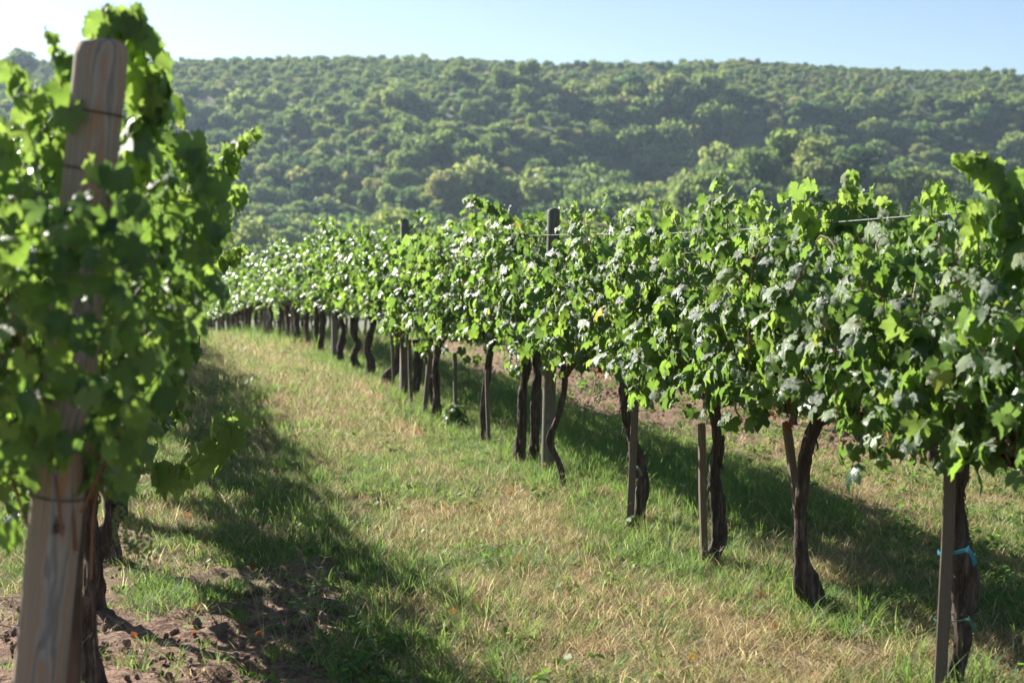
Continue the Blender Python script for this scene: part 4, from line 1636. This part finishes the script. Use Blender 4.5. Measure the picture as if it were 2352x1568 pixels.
def cover(name, kinds_p, x0, x1, y0, y1, dens, prob, scale=(.7, 1.3), seed=0):
    r = np.random.default_rng(seed)
    n_ = int((x1 - x0) * (y1 - y0) * dens)
    x = r.uniform(x0, x1, n_)
    y_ = r.uniform(y0, y1, n_)
    lim = .41 * y_ + 1.2
    k = (np.abs(x) < lim)
    x, y_ = x[k], y_[k]
    p = prob(x, y_)
    k = r.random(len(x)) < p
    x, y_ = x[k], y_[k]
    m = len(x)
    ids = np.zeros(m, int)
    ch = r.random(m)
    acc = 0
    for kind, w in kinds_p:
        a_, b_ = IDX[kind]
        sel = (ch >= acc) & (ch < acc + w)
        ids[sel] = r.integers(a_, b_, sel.sum())
        acc += w
    z = ground_z(x, y_)
    s = r.uniform(scale[0], scale[1], m)
    rots_ = np.stack([r.normal(0, .12, m), r.normal(0, .12, m), r.uniform(0, 6.28, m)], 1)
    return np.stack([x, y_, z], 1), rots_, np.stack([s, s, s * r.uniform(.8, 1.15, m)], 1), ids


def cat(lists):
    return [np.concatenate([l[i] for l in lists]) for i in range(4)]


def green_p(x, y):
    S_, D = soil_mask(x, y), dry_mask(x, y)
    n_ = fbm(np.asarray(x) * 2.2, np.asarray(y) * 2.2, 0, 91, 3)
    return np.clip((1 - D * .80) * (1 - S_ * .96) * (.35 + 1.1 * sstep(.3, .6, n_)), 0.0, 1)


def dry_p(x, y):
    S_, D = soil_mask(x, y), dry_mask(x, y)
    return np.clip((.42 + .58 * D) * (1 - S_ * .93), 0, 1)


def tall_p(x, y):
    t_ = perp(x, y)
    a_ = 1 - sstep(.12, .4, np.abs(t_ + 1.75 - .15 * np.sin(np.asarray(y) * 1.3)))
    b_ = (1 - sstep(.25, .8, np.abs(t_ - .75))) * sstep(7.5, 9, y) * (1 - sstep(13, 16, y)) * 1.4
    c_ = (1 - sstep(.05, .3, np.abs(t_))) * .35
    return np.clip(np.maximum(np.maximum(a_ * .35, b_), c_) * (1 - .6 * soil_mask(x, y)), 0, 1)


def weed_p(x, y):
    t_ = perp(x, y)
    n_ = fbm(np.asarray(x) * 1.1, np.asarray(y) * 1.1, 0, 95, 3)
    a_ = sstep(.7, 1.2, t_) * .8
    b_ = (1 - sstep(5.4, 6.4, y)) * (1 - sstep(.3, .8, np.abs(t_ + 1.9))) * .9
    return np.clip(a_ + b_ + .22 * sstep(.5, .65, n_), .02, 1) * (1 - .7 * soil_mask(x, y))


one = lambda p: (lambda x, y: p(x, y))
g1 = cover('g', [('grass', 1.0)], -6, 8, 4.2, 12, 400, green_p, (.5, 1.1), 1)
g2 = cover('g', [('grass', 1.0)], -9, 12, 12, 22, 130, green_p, (.9, 1.5), 2)
g3 = cover('g', [('grass', .7), ('tall', .3)], -18, 16, 22, 60, 26, green_p, (1.4, 2.2), 3)
g4 = cover('g', [('tall', 1.0)], -6, 8, 4.4, 16, 130, tall_p, (.6, 1.05), 4)
gp, gr_, gs, gi_ = cat([g1, g2, g3, g4])
scatter('green_grass', coll_g, gp, gr_, gs, gi_)
d1 = cover('d', [('dry', .72), ('mix', .28)], -6, 8, 4.2, 12, 400, dry_p, (.6, 1.2), 11)
d2 = cover('d', [('dry', .7), ('mix', .3)], -9, 12, 12, 22, 130, dry_p, (.9, 1.5), 12)
d3 = cover('d', [('dry', 1.0)], -18, 16, 22, 60, 26, dry_p, (1.5, 2.2), 13)
d4 = cover('d', [('seed', 1.0)], -5, 7, 4.4, 16, 5, lambda x, y: np.full(len(x), .8), (.6, 1.1), 14)
gp, gr_, gs, gi_ = cat([d1, d2, d3, d4])
scatter('dry_grass', coll_g, gp, gr_, gs, gi_)
w1_ = cover('w', [('weed', 1.0)], -5, 8, 4.4, 14, 70, weed_p, (.6, 1.4), 21)
w2_ = cover('w', [('weed', 1.0)], -6, 10, 14, 24, 20, weed_p, (1.0, 1.8), 22)
gp, gr_, gs, gi_ = cat([w1_, w2_])
scatter('low_weeds', coll_g, gp, gr_, gs, gi_)

# soil clods
clods = []
for i in range(4):
    import bmesh
    bm = bmesh.new()
    bmesh.ops.create_icosphere(bm, subdivisions=2, radius=1)
    r = np.random.default_rng(i)
    for v in bm.verts:
        c = v.co
        k = .6 + .8 * float(noise(c.x * 1.6 + 5, c.y * 1.6 + 5, c.z * 1.6 + i * 3, 4))
        v.co = Vector((c.x * k, c.y * k, c.z * k * .7))
    me = bpy.data.meshes.new('clod')
    bm.to_mesh(me)
    bm.free()
    me.materials.append(M_CLOD)
    clods.append(me)
coll_c = proto_collection('clods', clods)
r = np.random.default_rng(5)
x = r.uniform(-5, 8, 90000)
y_ = r.uniform(4.3, 20, 90000)
k = (soil_mask(x, y_) * .55 > r.random(len(x))) & (np.abs(x) < .41 * y_ + .8)
x, y_ = x[k], y_[k]
m = len(x)
s = r.lognormal(0, .55, m) * .0065
s = np.clip(s, .002, .035)
scatter('soil_clods', coll_c, np.stack([x, y_, ground_z(x, y_) + .012 + s * .2], 1), r.uniform(0, 6.28, (m, 3)), np.stack([s, s, s], 1), r.integers(0, 4, m))

# fallen leaves and straw stems
lit = []
for i in range(4):
    v, f, lc = MID[i]
    v = v.copy()
    v[:, 2] += .5 * np.abs(v[:, 0]) ** 1.3
    lit.append(mesh_tris('litter_leaf', v, f, M_DRYLEAF, True, None, {'lc': lc}))
coll_l = proto_collection('litter', lit)
x = r.uniform(-5, 7, 2200)
y_ = r.uniform(4.4, 14, 2200)
k = np.abs(x) < .41 * y_ + .5
x, y_ = x[k], y_[k]
t_ = perp(x, y_)
k = r.random(len(x)) < .12 + .6 * (1 - sstep(.1, .7, np.abs(t_))) + .35 * (1 - sstep(.2, .9, np.abs(t_ + 2.3))) + .25 * dry_mask(x, y_)
x, y_ = x[k], y_[k]
m = len(x)
s = r.uniform(.010, .030, m)
scatter('fallen_leaves', coll_l, np.stack([x, y_, ground_z(x, y_) + .03], 1), np.stack([r.normal(0, .7, m), r.normal(0, .7, m), r.uniform(0, 6.28, m)], 1), np.stack([s, s, s], 1), r.integers(0, 4, m))

# a few yellow flowers in the grass
def flower_mesh():
    vs, fs = [], []
    for ring_, (n_, rad, z) in enumerate(((14, .015, .0), (10, .010, .004))):
        for k in range(n_):
            a = 2 * math.pi * k / n_ + ring_ * .2
            c, s = math.cos(a), math.sin(a)
            b = len(vs)
            vs += [(c * .002, s * .002, z), (c * rad * .7 - s * .0022, s * rad * .7 + c * .0022, z + .003), (c * rad, s * rad, z + .002), (c * rad * .7 + s * .0022, s * rad * .7 - c * .0022, z + .003)]
            fs.append((b, b + 1, b + 2, b + 3))
    return np.array(vs), np.array(fs)


fv, ff = flower_mesh()
FLOWER = mesh_tris('petals', fv, ff, M_YELLOW, False)
stv, stf = tube([(0, 0, 0), (.004, 0, .05), (0, .002, .088)], [.0012, .001, .001], 5, 6)
FSTEM = mesh_tris('stem', stv, stf, M_WEED)
for (x, y, dd) in ((1194, 1345, 6.78), (700, 903, 16.4), (745, 920, 15.6), (955, 925, 15.3), (655, 925, 15.2), (1250, 1105, 9.9), (1590, 1590, 5.1), (1040, 1470, 5.75)):
    w_ = px(x, y, dd)
    e = link('yellow_flower', None, M=Matrix.Translation((w_.x, w_.y, GZ_(w_.x, w_.y))), label='small yellow flower open among the grass of the alley', cat='flower', group='yellow flowers in the grass')
    sc_ = 1.25
    link('petals', FLOWER, e, Matrix.Translation((0, 0, .088 * sc_)) @ Matrix.Rotation(.4, 4, 'X') @ Matrix.Scale(sc_, 4))
    link('stem', FSTEM, e, Matrix.Scale(sc_, 4))

# small weedy bush under the row
bw = px(1046, 985, 12.7)
e = link('weedy_bush', None, M=Matrix.Translation((bw.x, bw.y, GZ_(bw.x, bw.y))), label='small round leafy bush growing in the grass at the edge of the row', cat='bush')
rb = np.random.default_rng(8)
nb = 190
dd_ = rb.normal(size=(nb, 3))
dd_[:, 2] = np.abs(dd_[:, 2])
dd_ /= np.linalg.norm(dd_, axis=1)[:, None]
pb_ = dd_ * np.array([.13, .13, .20]) * rb.uniform(.5, 1.05, nb)[:, None] + [0, 0, .05]
F3 = leaf_frames(pb_, dd_ + rb.normal(0, .3, (nb, 3)), dd_ + [0, 0, -.3], rb.uniform(.025, .045, nb))
link('foliage', leaves_mesh('foliage', pb_, F3, MID, M_LEAF, rb), e, kind='stuff')
cs = [np.array([(0, 0, -.02), (dx_ * .4, dy_ * .4, .1), (dx_, dy_, .2)]) for dx_, dy_ in rb.normal(0, .07, (9, 2))]
link('stems', canes_mesh(cs, .004), e, kind='stuff')

# sapling leaves at the foot of the peeling trunk
w_ = px(1455, 1185, 8.0)
e = link('leafy_seedling', None, M=Matrix.Translation((w_.x, w_.y, GZ_(w_.x, w_.y))), label='small broad leaved seedling at the foot of the bowed peeling trunk', cat='plant')
for k in range(5):
    a = k * 1.3
    F = leaf_frames(None, np.array([[math.cos(a) * .5, math.sin(a) * .5, 1.]]), np.array([[math.cos(a), math.sin(a), .2]]), np.array([.045]))
    add_leaf(e, np.array([math.cos(a) * .02, math.sin(a) * .02, .07 + .01 * k]), F[0], rb, 'young')
link('stem', FSTEM, e)

# pale chip standing in the grass
w_ = px(1538, 1268, 7.55)
bpy_v = [(-.012, 0, 0), (.014, .002, 0), (.010, .004, .055), (.0, .001, .10), (-.006, -.001, .06)]
vv = bpy_v + [(x, y + .006, z) for x, y, z in bpy_v]
ff = [(0, 1, 2, 3, 4), (9, 8, 7, 6, 5)] + [(i, i + 5, (i + 1) % 5 + 5, (i + 1) % 5) for i in range(5)]
me = bpy.data.meshes.new('wood_chip')
me.from_pydata(vv, [], ff)
me.materials.append(M_PALE)
link('wood_chip', me, M=Matrix.Translation((w_.x, w_.y, GZ_(w_.x, w_.y) + .01)), label='pale pointed chip standing upright in the alley grass', cat='chip')

# ------------------------------------------------------------------ haze over the valley
HX = 700
me = bpy.data.meshes.new('haze')
z0, z1 = -20.0, 135.0
x0, x1, y0, y1 = -HX, HX, -60.0, 1400.0
hv = [(x0, y0, z0), (x1, y0, z0), (x1, y1, z0), (x0, y1, z0), (x0, y0, z1), (x1, y0, z1), (x1, y1, z1), (x0, y1, z1)]
me.from_pydata(hv, [], [(0, 3, 2, 1), (4, 5, 6, 7), (0, 1, 5, 4), (1, 2, 6, 5), (2, 3, 7, 6), (3, 0, 4, 7)])
hm, hn, hl = new_mat('haze')
pv = nd(hn, 'ShaderNodeVolumePrincipled')
pv.inputs['Color'].default_value = (.62, .80, 1, 1)
pv.inputs['Density'].default_value = .00015
pv.inputs['Anisotropy'].default_value = .3
ho = nd(hn, 'ShaderNodeOutputMaterial')
hl.new(pv.outputs[0], ho.inputs['Volume'])
me.materials.append(hm)
link('haze', me, kind='stuff')
